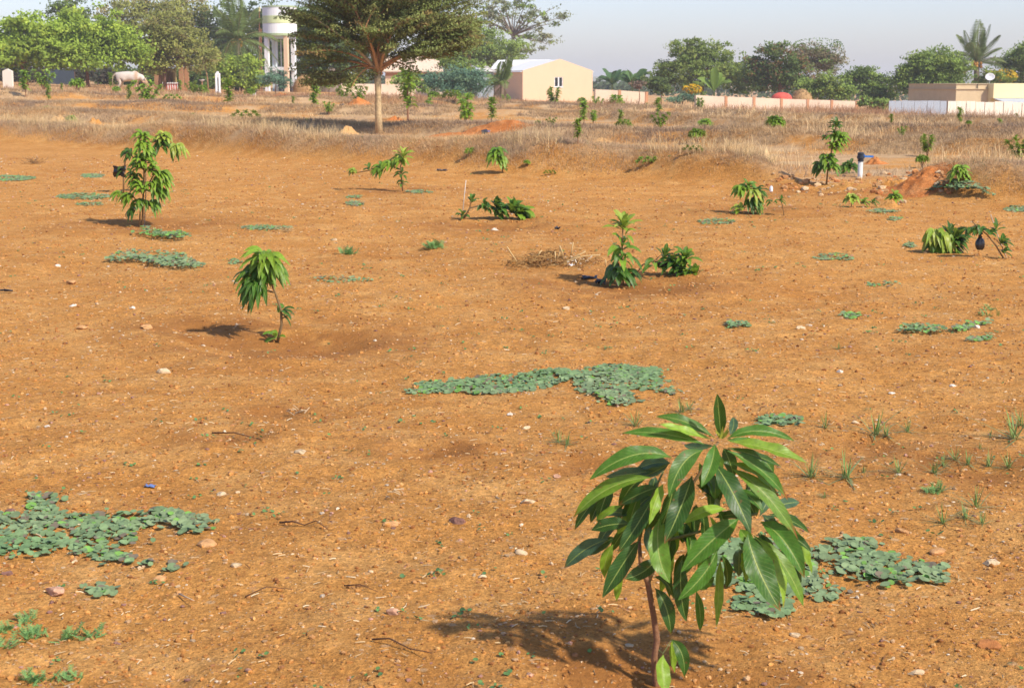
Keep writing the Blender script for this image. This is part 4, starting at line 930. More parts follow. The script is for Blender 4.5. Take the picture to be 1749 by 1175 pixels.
def seedlings():
    x, y, z = scatter(2600, 2.7, 28, 1.0)
    cl = fbm(x * .8, y * .8, 61, 3); m = rng.random(len(x)) < np.clip(.35 + 1.3 * cl, .05, 1)
    x, y, z = x[m], y[m], z[m]
    k = rng.integers(2, 6, len(x)); X = np.repeat(x, k); Y = np.repeat(y, k); Z = np.repeat(z, k)
    n = len(X); s = .012 * (1 + .03 * Y)
    pos = np.stack([X + rng.normal(0, 1, n) * s, Y + rng.normal(0, 1, n) * s, Z + rng.uniform(.004, .014, n)], 1)
    col = mixt(np.array([[.09, .19, .07]]), np.array([[.15, .27, .07]]), rng.random((n, 1))) * rng.uniform(.8, 1.15, (n, 1))
    p = P(); discs(p, pos, rng.uniform(.35, .8, n) * s * .75, np.stack([rng.normal(0, .4, n), rng.normal(-.2, .4, n), np.ones(n)], 1), col)
    tag(p.obj('seedling_weeds', MT['weed']), 'tiny green seedlings sprinkled over the soil', 'weeds', None, 'stuff')
seedlings()

# ------------------------------------------------------------------ dry grass of the bunds and the field
def grass_mesh(name, label, x, y, hgt, wid, colf, n_blade=4, lean=.5, sprd=.06):
    X = np.repeat(x, n_blade); Y = np.repeat(y, n_blade); H = np.repeat(hgt, n_blade) * rng.uniform(.5, 1.15, len(X)); W = np.repeat(wid, n_blade)
    n = len(X); X = X + rng.normal(0, sprd, n); Y = Y + rng.normal(0, sprd, n); Z = gz(X, Y)
    a = rng.uniform(0, 6.28, n); le = np.abs(rng.normal(0, lean, n)) + .1
    d = np.stack([np.cos(a), np.sin(a)], 1)
    b = rng.uniform(0, 6.28, n); s = np.stack([np.cos(b), np.sin(b)], 1) * W[:, None]
    def pt(t, k):
        off = d * (H * le * t ** 1.7)[:, None] + s * k
        return np.stack([X + off[:, 0], Y + off[:, 1], Z - .02 + H * t * (1 - .35 * np.minimum(le, 1) * t)], 1)
    V = np.stack([pt(0, -.5), pt(0, .5), pt(.55, .4), pt(.55, -.4), pt(1, 0)], 1)
    o = (np.arange(n) * 5)[:, None]
    c = colf(X, Y) * rng.uniform(.75, 1.2, (n, 1))
    p = P(); p.add(V.reshape(-1, 3), [o + np.array([[0, 1, 2, 3]]), o + np.array([[3, 2, 4]])], np.repeat(c, 5, 0))
    tag(p.obj(name, MT['grass']), label, 'grass', None, 'stuff')
STRAW, BROWN, GREYB, TAN = np.array([[.72, .54, .28]]), np.array([[.40, .25, .13]]), np.array([[.42, .30, .19]]), np.array([[.58, .40, .20]])
def bundcol(X, Y):
    f = np.clip(fbm(X * .7, Y * .7, 81, 3) * 1.6 + .5, 0, 1)[:, None]; g = (rng.random((len(X), 1)) < .05)
    return np.where(g, np.array([[.12, .17, .06]]), mixt(GREYB * 1.12, TAN * 1.15, f))
def fieldcol(X, Y):
    f = np.clip(fbm(X * .18, Y * .35, 83, 3) * 2.2 + .85, 0, 1)[:, None]
    return mixt(GREYB * 1.1, STRAW, f)
def bund_pts(i, n, dlo, dhi, half=.40):
    (bx, by), H, w = BUNDS[i]
    x = rng.uniform(max(bx[0], -19 - 12 * i), min(bx[-1], 19 + 12 * i), n)
    d = rng.uniform(dlo, dhi, n); y = np.interp(x, bx, by) + d
    m = (np.abs(x) < half * y + 1) & (fbm(x * 1.1, y * 1.1, 88, 3) > -.55 + .45 * (d < -.75))
    if i == 0: m &= np.abs(x - 5.05) > .95
    return x[m], y[m]
x, y = bund_pts(0, 36000, -1.02, 1.6)
grass_mesh('bund_grass', 'dry grey-brown grass matted over the front earth bund', x, y, rng.uniform(.05, .16, len(x)), .0055 * np.ones(len(x)), bundcol, 5, 1.1, .07)
x, y = bund_pts(0, 1300, -.6, 1.2)
m = fbm(x * .5, y * .5, 99, 2) > .08; x, y = x[m], y[m]
grass_mesh('straw_tussocks', 'taller pale straw tufts along the front bund', x, y, rng.uniform(.22, .42, len(x)), .006 * np.ones(len(x)), lambda X, Y: np.repeat(STRAW, len(X), 0), 16, .45, .07)
for i in (1, 2, 3):  # rear bund grass coloured darker to imitate shadowed bund faces
    x, y = bund_pts(i, 17000, -1.5 - .2 * i, .9)
    grass_mesh('bund_grass', ['', 'dry brown grass on the second earth bund', 'dry brown grass on the third earth bund', 'dry grass on the farthest earth bund'][i], x, y, rng.uniform(.08, .24, len(x)), (.008 + .004 * i) * np.ones(len(x)), lambda X, Y: mixt(GREYB * .85, TAN * .95, np.clip(fbm(X * .5, Y * .5, 85, 3) * 1.6 + .5, 0, 1)[:, None]), 4, .8, .1)
def field_pts(n, y0, y1, half=.40):
    u = rng.random(n); y = y0 + (y1 - y0) * u ** 1.15; x = rng.uniform(-1, 1, n) * (half * y + 2)
    m = (bund_d(0, x, y) > 1.0) & (fbm(x * .3, y * .45, 101, 3) > -.03)
    return x[m], y[m]
x, y = field_pts(46000, 22, 118)
grass_mesh('field_grass', 'dry beige grass covering the field behind the bunds', x, y, rng.uniform(.05, .2, len(x)) * (1 + .5 * sstep(50, 90, y)), .004 + .00022 * y, fieldcol, 5, .75, .16)
x, y = field_pts(9000, 30, 115); m = (x > 3 + .05 * y) & (fbm(x * .22, y * .22, 105, 3) > .0); x, y = x[m], y[m]
grass_mesh('straw_grass', 'taller pale straw grass on the right side of the field', x, y, rng.uniform(.3, .62, len(x)), .004 + .0002 * y, lambda X, Y: np.repeat(STRAW * 1.1, len(X), 0), 10, .4, .2)
x, y = field_pts(15000, 92, 132); m = (x > -14 + 8 * vnoise(y * .1, y * 0, 3)) ; x, y = x[m], y[m]
def brushcol(X, Y): return mixt(np.array([[.38, .20, .10]]), np.array([[.52, .33, .17]]), np.clip(fbm(X * .25, Y * .25, 107, 3) * 1.8 + .4, 0, 1)[:, None])
grass_mesh('dry_brush', 'tall reddish-brown dry brush in front of the walls and the house', x, y, rng.uniform(.35, .85, len(x)) * (.75 + .5 * sstep(5, 25, x)), .028 * np.ones(len(x)), brushcol, 7, .35, .3)
x, y = field_pts(7000, 88, 128); m = (x < -14); x, y = x[m], y[m]
grass_mesh('dry_brush', 'short orange-brown dry grass before the cow and the shrine', x, y, rng.uniform(.25, .5, len(x)), .025 * np.ones(len(x)), brushcol, 6, .4, .3)

# ------------------------------------------------------------------ earth heaps
def heap(label, px, py, wpx, hpx, kind, flat=False, name='earth_mound', depth=.8, cat='earth mound', flat_top=False):
    B = G(px, py, flat); s = B[1] / FPX; rx = wpx * s / 2; H = hpx * s; ry = rx * depth
    n, k = 64, 40; V = []
    sd = int(px)
    r = np.linspace(0, 1, k)[:, None]; a = (np.arange(n) * 2 * math.pi / n)[None, :]
    edge = 1 + .22 * np.sin(a * 2 + sd) + .12 * np.sin(a * 5 + sd * 2)
    X = B[0] + rx * r * edge * np.cos(a); Y = B[1] + ry + ry * r * edge * np.sin(a)
    Z = gz(X, Y) + H * ((np.exp(-(r * 1.3) ** 4) * .8 if flat_top else np.exp(-(r * 1.75) ** 2)) * (1 + .55 * fbm(X * 4.5 / max(rx, .3), Y * 4.5 / max(rx, .3), sd % 97, 5)) - .05) + .03 * H * 0 + .05 * fbm(X * 9, Y * 9, 7, 3) * (1 - r)
    Z = np.where(r > .97, gz(X, Y) - .05, Z)
    F = [(i * n + j, (i + 1) * n + j, (i + 1) * n + (j + 1) % n, i * n + (j + 1) % n) for i in range(k - 1) for j in range(n)]
    p = P(); p.add(np.stack([X, Y, Z], -1).reshape(-1, 3), np.array(F))
    o = p.obj(name, MT[kind], None, (B[0], B[1] + ry, B[2]), True)
    tag(o, label, cat, 'heaps of dug earth in the field')
MT['palemound'] = soil_mat('pale_mound_soil', 0, False)
nt = MT['palemound'].node_tree; bs = nt.nodes['Principled BSDF']; src = bs.inputs['Base Color'].links[0].from_socket
nt.links.new(mixc(nt.nodes, nt.links, .6, src, (.60, .40, .19)), bs.inputs['Base Color'])
heap('biggest red-orange earth mound, at right behind the dark green weed heap', 1582, 332, 150, 20, 'redmound')
heap('low rubbly spread of dug earth around the grey pipe', 1455, 328, 150, 5, 'mound')
heap('small rubble hump between the pipe and the biggest mound', 1528, 320, 60, 8, 'mound')
heap('long red earth bank of a dug pit right of the acacia trunk', 820, 240, 215, 13, 'redmound', True, depth=.4, flat_top=True)
heap('pale sandy heap at the left end of the red pit', 795, 246, 80, 11, 'palemound', True)
heap('pale tan heap left of the acacia trunk', 590, 234, 56, 16, 'palemound', True)
heap('red heap beside the blue-capped pipe', 615, 198, 80, 17, 'redmound', True)
heap('small pale heap at far left on the front bund', 95, 209, 40, 11, 'palemound', True)
heap('orange heap right of the small pale one at far left', 156, 215, 50, 13, 'mound', True)
heap('broad pale heap behind the tall bushy left sapling', 290, 220, 64, 14, 'palemound', True)
heap('small red heap right of the blue valve handle', 1500, 284, 52, 13, 'redmound', True)
heap('flat red heap right of the dark sapling, near the right edge', 1662, 279, 66, 8, 'redmound', True)
heap('tiny red heap just right of the acacia trunk', 673, 206, 32, 8, 'redmound', True)
heap('tiny pale heap on the bund below the house corner', 1026, 247, 36, 8, 'palemound', True)
heap('little earth heap under the low lime-green seedling', 1525, 354, 50, 9, 'mound')
heap('reddish heap at the foot of the water tower', 480, 166, 40, 8, 'redmound', True)

def rubble():
    p = P(); V0, F0 = ico(1)
    for k in range(420):
        px, py = random.choice([(random.gauss(1440, 45), random.gauss(322, 10)), (random.gauss(1530, 35), random.gauss(318, 9)), (random.gauss(1608, 16), random.gauss(312, 10)), (random.gauss(1370, 40), random.gauss(312, 8))])
        g = G(px, py); r = .012 + .05 * random.random() ** 3
        V = V0 * (1 + rng.uniform(-.3, .3, (len(V0), 1))) * [r, r * random.uniform(.6, 1), r * .65] + g + [0, 0, r * .3]
        p.add(V, F0, np.asarray(random.choice([CR, OR, (.56, .38, .2), (.5, .24, .09), (.45, .18, .06), (.5, .22, .07)])) * random.uniform(.8, 1.15))
    tag(p.obj('rubble', MT['stone']), 'pale rubble dug up round the grey pipe and the biggest earth mound', 'rubble', None, 'stuff')
rubble()

# ------------------------------------------------------------------ small objects in the field
def standpipe(label, px, py, hpx, with_handle, flat=False):
    B = G(px, py, flat); s = B[1] / FPX; h = hpx * s
    root = thing('water_pipe', label, 'pipe', B)
    r = 4.2 * s if with_handle else 3.2 * s
    p = P(); lathe(p, B, [(r, -.15), (r, h * .66), (r * 1.0, h * .66), (0, h * .66)], 16); p.obj('pipe_tube', MT['pvc'], root, B, True)
    p = P(); z = h * .64
    lathe(p, B + [0, 0, z], [(r * 1.25, 0), (r * 1.3, h * .06), (r * 1.05, h * .07), (r * 1.55, h * .12), (r * 1.55, h * .22), (r * 1.15, h * .24), (r * 1.35, h * .26), (r * 1.35, h * .34), (r * .9, h * .36), (0, h * .36)], 16)
    p.obj('valve_body', MT['valve'], root, B)
    if with_handle:
        p = P(); box(p, B + [h * .28, 0, h * .80], (h * .46, r * .8, h * .07)); box(p, B + [h * .08, 0, h * .78], (h * .14, r * 1.3, h * .14))
        p.obj('valve_handle', MT['handle'], root, B)
standpipe('grey plastic standpipe with dark valve and blue handle in front of the red earth', 1469, 303, 42, True)
standpipe('short white pipe with a blue-black cap beside a red earth heap', 584, 192, 14, False, True)
standpipe('tiny white pipe with dark top near the water tower foot', 434, 164, 10, False, True)
B = G(828, 240, True); s = B[1] / FPX
root = thing('dark_valve', 'blue-black valve lying on its side in the red earth pit', 'valve', B + [0, -.2, .2])
p = P(); c = B + [0, -.2, .22]; tube(p, [c - [5 * s, 0, .01], c, c + [5 * s, 0, .03]], [3.4 * s, 4 * s, 3 * s], 12); p.obj('valve_body', MT['valve'], root, B + [0, -.2, .2])
p = P(); box(p, c + [6 * s, 0, .0], (6 * s, 2 * s, 2.4 * s)); p.obj('valve_handle', MT['bluecloth'], root, B + [0, -.2, .2])

B = G(1317, 330); s = B[1] / FPX
root = thing('bottle', 'small white plastic bottle stuck upside down on a twig', 'bottle', B)
p = P(); lathe(p, B + [0, 0, 2 * s], [(0, 0), (2.6 * s, .3 * s), (2.9 * s, 1.5 * s), (2.9 * s, 7 * s), (2.2 * s, 8.8 * s), (1.2 * s, 9.6 * s)], 14); p.obj('bottle_body', MT['whiteplastic'], root, B, True)
p = P(); lathe(p, B + [0, 0, 11.4 * s], [(1.25 * s, 0), (1.25 * s, 1.4 * s), (0, 1.4 * s)], 12); p.obj('cap', MT['pvc'], root, B)
p = P(); tube(p, [B - [0, 0, .05], B + [0, 0, 3 * s]], .5 * s, 6, BARK); p.obj('twig', MT['stem'], root, B)

def stick(label, pts, r, col, name='stake', cat='stake', dz=0):
    B = G(*pts[0]); s = B[1] / FPX
    q = [at(x, y, B[1]) for x, y in pts]; q[0] = B - [0, 0, .04]
    p = P(); tube(p, q, np.linspace(r, r * .7, len(q)) * s, 7, col)
    tag(p.obj(name, MT['stem'], None, B, True), label, cat)
stick('thin white stake standing at the root of the fallen sapling', [(789, 372), (793, 335), (796, 308)], .9, (.62, .55, .45))
stick('pale bent stick leaning right beside the sapling with the black bag', [(1722, 440), (1705, 405), (1692, 366)], 1.1, (.55, .42, .30))
stick('thin pale stake running up through the tall bushy left sapling', [(246, 386), (249, 330), (249, 270)], 1.0, (.45, .40, .33))
def ground_twig(label, pts, r, col=(.14, .07, .035), lift=.008):
    q = np.array([G(x, y) + [0, 0, lift + (.012 if i % 2 else 0)] for i, (x, y) in enumerate(pts)]); p = P()
    tube(p, q, np.linspace(r, r * .4, len(q)) * .6, 7, col); tag(p.obj('twig', MT['stem'], None, q[0], True), label, 'twig', 'twigs lying on the soil')
ground_twig('curved dark twig left of the purple-grey stone', [(478, 896), (500, 899), (520, 900), (540, 898), (560, 907)], .006)
ground_twig('faint brown twig left of the pink stone in the shadow foreground', [(636, 1096), (665, 1101), (700, 1112), (738, 1126)], .005)
ground_twig('thin brown twig below the wide orange stone', [(588, 1004), (615, 1008), (645, 1014)], .004)
ground_twig('dark twig above the shadow of the large sapling', [(420, 1022), (455, 1012), (500, 1010)], .004)
ground_twig('brown dry leaf stalk lying left of the arrow-shaped weed patch', [(362, 742), (400, 746), (448, 754)], .007)
ground_twig('short pale stick in the lower left foreground', [(306, 1018), (332, 1036)], .005, (.6, .45, .28))

def scrap(label, px, py, w, h, mat, seed, up=0.0, name='plastic_scrap', cat='plastic scrap', Y=None):
    """a crumpled bit of plastic film, a few millimetres thick"""
    B = G(px, py) if Y is None else at(px, py, Y); s = B[1] / FPX; p = P(); k = 9
    q = np.linspace(-1, 1, k); U, Vv = np.meshgrid(q, q, indexing='ij')
    e = 1 + .5 * vnoise(U * 2 + seed, Vv * 2, seed)
    X = U * e * w * s / 2 + .004 * vnoise(U * 7, Vv * 7, seed + 1); D = Vv * e * w * s * .35
    Z = (vnoise(U * 2.3 + 9, Vv * 2.3, seed + 2) + .45) * h * s + up
    if Y is not None: Z = Vv * e * h * s / 2 + 0 * Z; D = vnoise(U * 2.3, Vv * 2.3, seed + 2) * w * s * .6
    V1 = np.stack([B[0] + X, B[1] + D, B[2] + Z], -1).reshape(-1, 3); V2 = V1 - [0, -.002, .003]
    i = (np.arange(k - 1)[:, None] * k + np.arange(k - 1)[None]).ravel()
    f = np.stack([i, i + k, i + k + 1, i + 1], 1)
    rim = list(range(k)) + [j * k + k - 1 for j in range(1, k)] + [(k - 1) * k + j for j in range(k - 2, -1, -1)] + [j * k for j in range(k - 2, 0, -1)]
    m = len(V1); side = np.array([(rim[j], rim[(j + 1) % len(rim)], rim[(j + 1) % len(rim)] + m, rim[j] + m) for j in range(len(rim))])
    p.add(np.concatenate([V1, V2]), [f, f[:, ::-1] + m, side])
    tag(p.obj(name, mat, None, B, True), label, cat)
scrap('blue plastic scrap lying on the soil above the largest weed patch', 256, 832, 18, 7, MT['bluescrap'], 3)
scrap('black plastic scrap flat on the soil left of the lime-topped sapling', 1006, 476, 26, 6, MT['black'], 5)
scrap('crumpled black plastic at the foot of the lime-topped sapling', 1026, 486, 18, 12, MT['black'], 8)
scrap('black film wrapped on the stem of the toppled sapling', 1133, 452, 24, 10, MT['black'], 11, Y=G(1078, 474)[1])
scrap('torn black plastic caught on the left side of the tall left saplings', 205, 293, 20, 18, MT['black'], 14, Y=G(211, 330)[1])
scrap('dark grey scrap on the soil below the front bund, left of the drooping sapling', 755, 292, 16, 4, MT['valve'], 17)
scrap('small dark blue scrap right of the fallen sapling', 952, 392, 9, 7, MT['valve'], 19)
scrap('faint violet scrap at the upper left of the bent sapling shadow', 975, 455, 10, 5, MT['whiteplastic'], 23)
Y = G(1718, 442)[1]; c = at(1674, 416, Y); s = Y / FPX
root = thing('black_bag', 'black nursery bag of soil hanging from the broken sapling at right', 'bag', c)
p = P(); V0, F0 = ico(3); V = V0 * [1, .8, 1.35]; V = V * (1 + .22 * fbm(V0[:, 0] * 2.2, V0[:, 1] * 2.2 + V0[:, 2] * 2, 5, 3))[:, None]; V[:, 0] *= 1 - .3 * np.clip(V[:, 2], 0, 1.3)
p.add(c + V * 8.5 * s, F0); p.obj('bag_body', MT['black'], root, c, True)
p = P(); tube(p, [c + [0, 0, 10 * s], c + [-1 * s, 0, 15 * s], c + [2 * s, 0, 19 * s]], [4 * s, 2.4 * s, 3.6 * s], 9); p.obj('bag_neck', MT['black'], root, c, True)
B = G(12, 501); s = B[1] / FPX
p = P(); tube(p, [G(-60, 503) + [0, 0, .02], G(-20, 502) + [0, 0, .025], G(8, 500) + [0, 0, .02]], 1.5 * s, 10); tube(p, [G(8, 500) + [0, 0, .02], G(22, 501) + [0, 0, .02]], [2.3 * s, 1.3 * s], 10)
tag(p.obj('hose', MT['black'], None, B, True), 'end of a black irrigation hose at the left edge', 'hose')

def straw_pile():
    B = G(950, 452); s = B[1] / FPX; p = P()
    def strand(c, a, L, el, r, col, bend):
        d = np.array([math.cos(a) * math.cos(el), math.sin(a) * math.cos(el), math.sin(el)])
        q = bez(c, c + d * L * .5 + [random.gauss(0, bend), random.gauss(0, bend), abs(random.gauss(0, bend))], c + d * L, 5)
        q[:, 2] = np.maximum(q[:, 2], gz(q[:, 0], q[:, 1]) + .002)
        tube(p, q, r, 4, col, False)
    for k in range(420):
        px = random.choice([random.gauss(905, 22), random.gauss(938, 14), random.gauss(985, 22), random.gauss(950, 45)]); py = 452 + (930 - px) * .02 + random.gauss(0, 4)
        g = G(px, py); hgt = (14 * math.exp(-((px - 935) / 24) ** 2) + 7) * s
        col = mixt((.46, .28, .10), (.26, .13, .045), random.random())
        strand(g + [0, 0, random.uniform(0, hgt)], random.uniform(0, 6.28), random.uniform(5, 20) * s, random.uniform(-.4, .5), .0035, col, .02)
    for (a, b, c2) in [((1025, 436), (990, 434), (955, 452)), ((955, 452), (945, 456), (935, 462)), ((948, 448), (949, 438), (948, 430)), ((950, 446), (955, 436), (958, 424)), ((975, 436), (977, 428), (979, 414)), ((990, 437), (985, 440), (978, 448)), ((866, 422), (875, 436), (882, 446)), ((962, 440), (960, 428), (956, 420)), ((1034, 444), (1035, 448), (1034, 456)), ((1000, 430), (988, 436), (975, 442)), ((925, 428), (920, 434), (917, 440))]:
        q = bez(at(*a, B[1]), at(*b, B[1] - .05), at(*c2, B[1]), 6); q[:, 2] = np.maximum(q[:, 2], gz(q[:, 0], q[:, 1]) + .004)
        tube(p, q, .0065, 5, (.62, .44, .20), False)
    for k in range(26):
        g = G(random.uniform(930, 1010), random.uniform(446, 458)); strand(g + [0, 0, .03], random.uniform(0, 6.28), random.uniform(3, 8) * s, random.uniform(-.2, .6), .006, (.68, .58, .42), .01)
    tag(p.obj('straw_pile', MT['straw'], None, B), 'heap of golden dry straw and uprooted stalks left of the lime-topped sapling', 'straw')
straw_pile()
def small_straw(label, px, py, n, L, col):
    B = G(px, py); s = B[1] / FPX; p = P()
    for k in range(n):
        c = B + [random.gauss(0, L * .4) * s, random.gauss(0, L * .4) * s, random.uniform(0, .04)]; a = random.uniform(0, 6.28); el = random.uniform(-.1, .7)
        d = np.array([math.cos(a) * math.cos(el), math.sin(a) * math.cos(el), math.sin(el)]); q = np.array([c, c + d * L * s * random.uniform(.4, 1)]); q[:, 2] = np.maximum(q[:, 2], gz(q[:, 0], q[:, 1]) + .003)
        tube(p, q, .0024, 4, np.asarray(col) * random.uniform(.7, 1.2), False)
    tag(p.obj('straw_clump', MT['straw'], None, B), label, 'straw')
small_straw('small brown straw clump below the bund at far left', 62, 280, 60, 20, (.28, .17, .08))
small_straw('pale straw wisps right of the narrow weed strip on the left', 488, 396, 40, 16, (.55, .38, .18))
small_straw('dry pale stalks standing on the soil in the centre foreground', 676, 850, 7, 20, (.62, .47, .28))
small_straw('pale dry straw wisp in the soil left of the arrow-shaped weed patch', 508, 708, 9, 18, (.6, .46, .28))
small_straw('brown dry brush tuft on the left bund behind the pale heap', 355, 212, 60, 18, (.22, .13, .08))

# ------------------------------------------------------------------ trees
def cards(p, pos, size, col, nrm_bias=None, aspect=.55):
    n = len(pos)
    nr = rng.normal(size=(n, 3)) * .62 + np.array([.34, -.46, .55]); nr /= np.linalg.norm(nr, axis=1)[:, None]
    a = np.cross(nr, rng.normal(size=(n, 3))); a /= np.linalg.norm(a, axis=1)[:, None] + 1e-9
    b = np.cross(nr, a)
    s = size[:, None]
    V = np.stack([pos - a * s, pos + b * s * aspect - a * s * .1, pos + a * s, pos - b * s * aspect + a * s * .1], 1)
    p.add(V.reshape(-1, 3), np.arange(n * 4).reshape(-1, 4), np.repeat(col, 4, 0))
def tree(name, label, cat, foot_px, Y, blobs, cols, leaf=.16, n=7000, clump=.6, trunk_r=.16, limbs=12, bark=BARK, trunk_px=None, gap=.0, group='trees behind the field', flowers=None, droop=0, trunks=None, root_at=None, shell=.5):
    """blobs: (px, py, rx px, ry px) in the picture, given real depth at distance Y"""
    B = base(foot_px, Y) if root_at is None else root_at; s = Y / FPX
    root = thing(name, label, cat, B, group)
    w = np.array([b[2] * b[3] for b in blobs], float); w /= w.sum()
    st, cr = P(), P(); ends = []; top = None
    for bi, (bx, by, rx, ry) in enumerate(blobs):
        c = at(bx, by, Y + random.uniform(-.35, .35) * rx * s); Rr = np.array([rx, rx * .8, ry]) * s
        nc = max(int(w[bi] * n / 42), 3)
        d = rng.normal(size=(nc, 3)); d /= np.linalg.norm(d, axis=1)[:, None]
        cc = c + d * Rr * (rng.random((nc, 1)) ** shell) * (1 + .12 * rng.normal(size=(nc, 1)))
        cc = cc[cc[:, 2] > B[2] + .25]
        for q in cc:
            m = max(int(42 * rng.uniform(.4, 1.5)), 4)
            sz = clump * rng.uniform(.6, 1.25)
            pos = q + rng.normal(size=(m, 3)) * np.array([sz, sz, sz * .5]) * .62
            if gap and rng.random() < gap: continue
            base_c = mixt(np.asarray(cols[0]), np.asarray(cols[1]), rng.random())
            if len(cols) > 2 and rng.random() < .16: base_c = np.asarray(cols[2])
            base_c = base_c * rng.uniform(.72, 1.25)
            cards(cr, pos, leaf * rng.uniform(.6, 1.3, m), base_c[None] * rng.uniform(.8, 1.2, (m, 1)))
        ends += [cc[k] for k in rng.integers(0, len(cc), max(1, int(limbs * w[bi] + .5)))] if len(cc) else []
    fork = None
    tp = trunk_px or [(foot_px, None), (foot_px + 2, np.mean([b[1] + b[3] * .6 for b in blobs]))]
    for tr in (trunks or [tp]):
        pts = [B + [(tr[0][0] - foot_px) * s, 0, -.15]] + [at(x, y, Y) for x, y in tr[1:]]
        if len(pts) == 2: pts = [pts[0], (pts[0] + pts[1]) / 2 + [random.uniform(-.1, .1), 0, 0], pts[1]]
        tube(st, pts, np.linspace(trunk_r, trunk_r * .62, len(pts)), 9, bark); fork = pts[-1]
        for e in ends:
            if trunks and random.random() > .6: continue
            mid = (fork + e) / 2 + np.array([random.gauss(0, .2), random.gauss(0, .2), .25 * np.linalg.norm(e - fork) * .4])
            tube(st, bez(fork, mid, e, 6), np.linspace(trunk_r * .45, trunk_r * .10, 6), 6, bark)
    st.obj('trunk', MT['bark'], root, B, True)
    cr.obj('crown', MT['foliage'], root, B)
    if flowers:
        fl = P()
        for (fx, fy, frx, fry, cnt, col) in flowers:
            fc = at(fx, fy, Y); d = rng.normal(size=(cnt, 3)); d /= np.linalg.norm(d, axis=1)[:, None]; d[:, 1] = -np.abs(d[:, 1])
            pos = fc + d * np.array([frx, frx * .9, fry]) * s
            cards(fl, pos, np.full(cnt, leaf * .8), np.asarray(col)[None] * rng.uniform(.75, 1.2, (cnt, 1)), aspect=.8)
        fl.obj('blossom', MT['foliage'], root, B)
    return root
BRIGHT = [(.31, .43, .055), (.25, .35, .05), (.37, .47, .065)]
OLIVE = [(.31, .32, .075), (.24, .26, .07), (.31, .27, .10)]
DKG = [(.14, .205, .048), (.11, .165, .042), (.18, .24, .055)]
MIDG = [(.23, .32, .062), (.175, .25, .055), (.28, .35, .07)]
ACA = [(.19, .25, .068), (.25, .25, .075), (.27, .20, .07)]
BLG = [(.145, .25, .15), (.11, .205, .13), (.18, .28, .15)]
PALE = [(.21, .26, .10), (.26, .25, .14), (.28, .19, .11)]

def acacia():
    B = G(648, 229); Y = B[1]; s = Y / FPX
    root = thing('acacia_tree', 'big dark spreading acacia with a bare pale trunk standing on the bund', 'tree', B)
    st, cr = P(), P()
    tb = (.50, .37, .20); ob = (.40, .20, .085)
    k = [(648, 229), (646, 190), (646, 160), (645, 125)]
    pts = [B - [0, 0, .15]] + [at(x, y, Y) for x, y in k[1:]]
    tube(st, pts, np.array([7.2, 5.6, 5.2, 6.2]) * s, 12, tb)
    fork = pts[-1]; rs = np.random.default_rng(5)
    limbs = []
    for i in range(17):
        a = i * 2.4; out = (30 + 115 * ((i + .5) / 17)) * s
        e = fork + np.array([math.cos(a) * out, math.sin(a) * out * .85, (150 - 95 * ((i + .5) / 17) + rs.uniform(-14, 14)) * s])
        q = bez(fork + rs.normal(size=3) * .05, fork + (e - fork) * [.28, .28, .60] + rs.normal(size=3) * .12, e, 8)
        tube(st, q, np.linspace(3.6, .9, 8) * s, 7, mixt(np.asarray(tb), np.asarray(ob), rs.random())); limbs.append(q)
        for j in (3, 4, 5, 6):
            e2 = q[j] + norm(rs.normal(size=3) * [1, 1, .35] + norm(e - fork) * .9) * rs.uniform(22, 55) * s
            q2 = bez(q[j], (q[j] + e2) / 2 + [0, 0, .15], e2, 5)
            tube(st, q2, np.linspace(1.3, .4, 5) * s, 5, ob); limbs.append(q2)
    # lower side limbs
    for (x, y, dy) in [(560, 140, .6), (600, 150, -.9), (735, 100, -.5), (765, 92, .5), (520, 118, .2), (790, 70, -.2), (530, 90, -1.2), (705, 122, 1.0)]:
        e = at(x, y, Y + dy); q = bez(fork + [0, 0, .1], (fork + e) / 2 + [0, 0, .55], e, 8); tube(st, q, np.linspace(2.4, .6, 8) * s, 6, ob); limbs.append(q)
    st.obj('trunk', MT['bark'], root, B, True)
    ends = np.concatenate([q[len(q) // 2:] for q in limbs])
    blobs = [(655, -45, 150, 60, 1.7), (585, 25, 88, 50, 1.15), (725, 25, 98, 50, 1.25), (548, 78, 40, 36, .55), (650, 45, 90, 45, .5), (765, 62, 52, 28, .5), (592, 112, 62, 32, .62), (715, 84, 60, 18, .3), (530, 40, 38, 34, .45), (560, 132, 34, 14, .2)]
    cs = [ends]
    for (bx, by, rx, ry, wt) in blobs:
        c = at(bx, by, Y + rs.uniform(-.3, .3)); d = rs.normal(size=(int(260 * wt), 3)); d /= np.linalg.norm(d, axis=1)[:, None]
        q = c + d * np.array([rx, rx * .85, ry]) * s * rs.random((len(d), 1)) ** .42
        keep = fbm(q[:, 0] * 1.1 + q[:, 1] * .7, q[:, 2] * 2.0, 15, 3) > -.10
        cs.append(q[keep])
    cs = np.concatenate(cs)
    for q in cs:
        out = norm((q - fork) * [1, 1, .35]); side = norm(np.cross(out, [0, 0, 1])); m = int(rs.uniform(45, 110)); L = rs.uniform(.32, .66)
        u = rng.uniform(-1, 1, (m, 1)); pos = q + out * u * L + side * rng.normal(0, .17, (m, 1)) * (1.2 - np.abs(u)) * L * 2 + np.array([0, 0, 1.0]) * (rng.normal(0, .035, (m, 1)) - .12 * u * u * L)
        bc = mixt(np.asarray(ACA[0]), np.asarray(ACA[1]), rs.random()) if rs.random() > .12 else np.asarray(ACA[2])
        cards(cr, pos, rng.uniform(.022, .05, m), bc[None] * rs.uniform(.7, 1.3) * rng.uniform(.8, 1.2, (m, 1)))
        tube(cr, [q - out * L, q + out * L * .8], .007, 3, (.16, .10, .05), False)
    cr.obj('crown', MT['foliage'], root, B)
acacia()
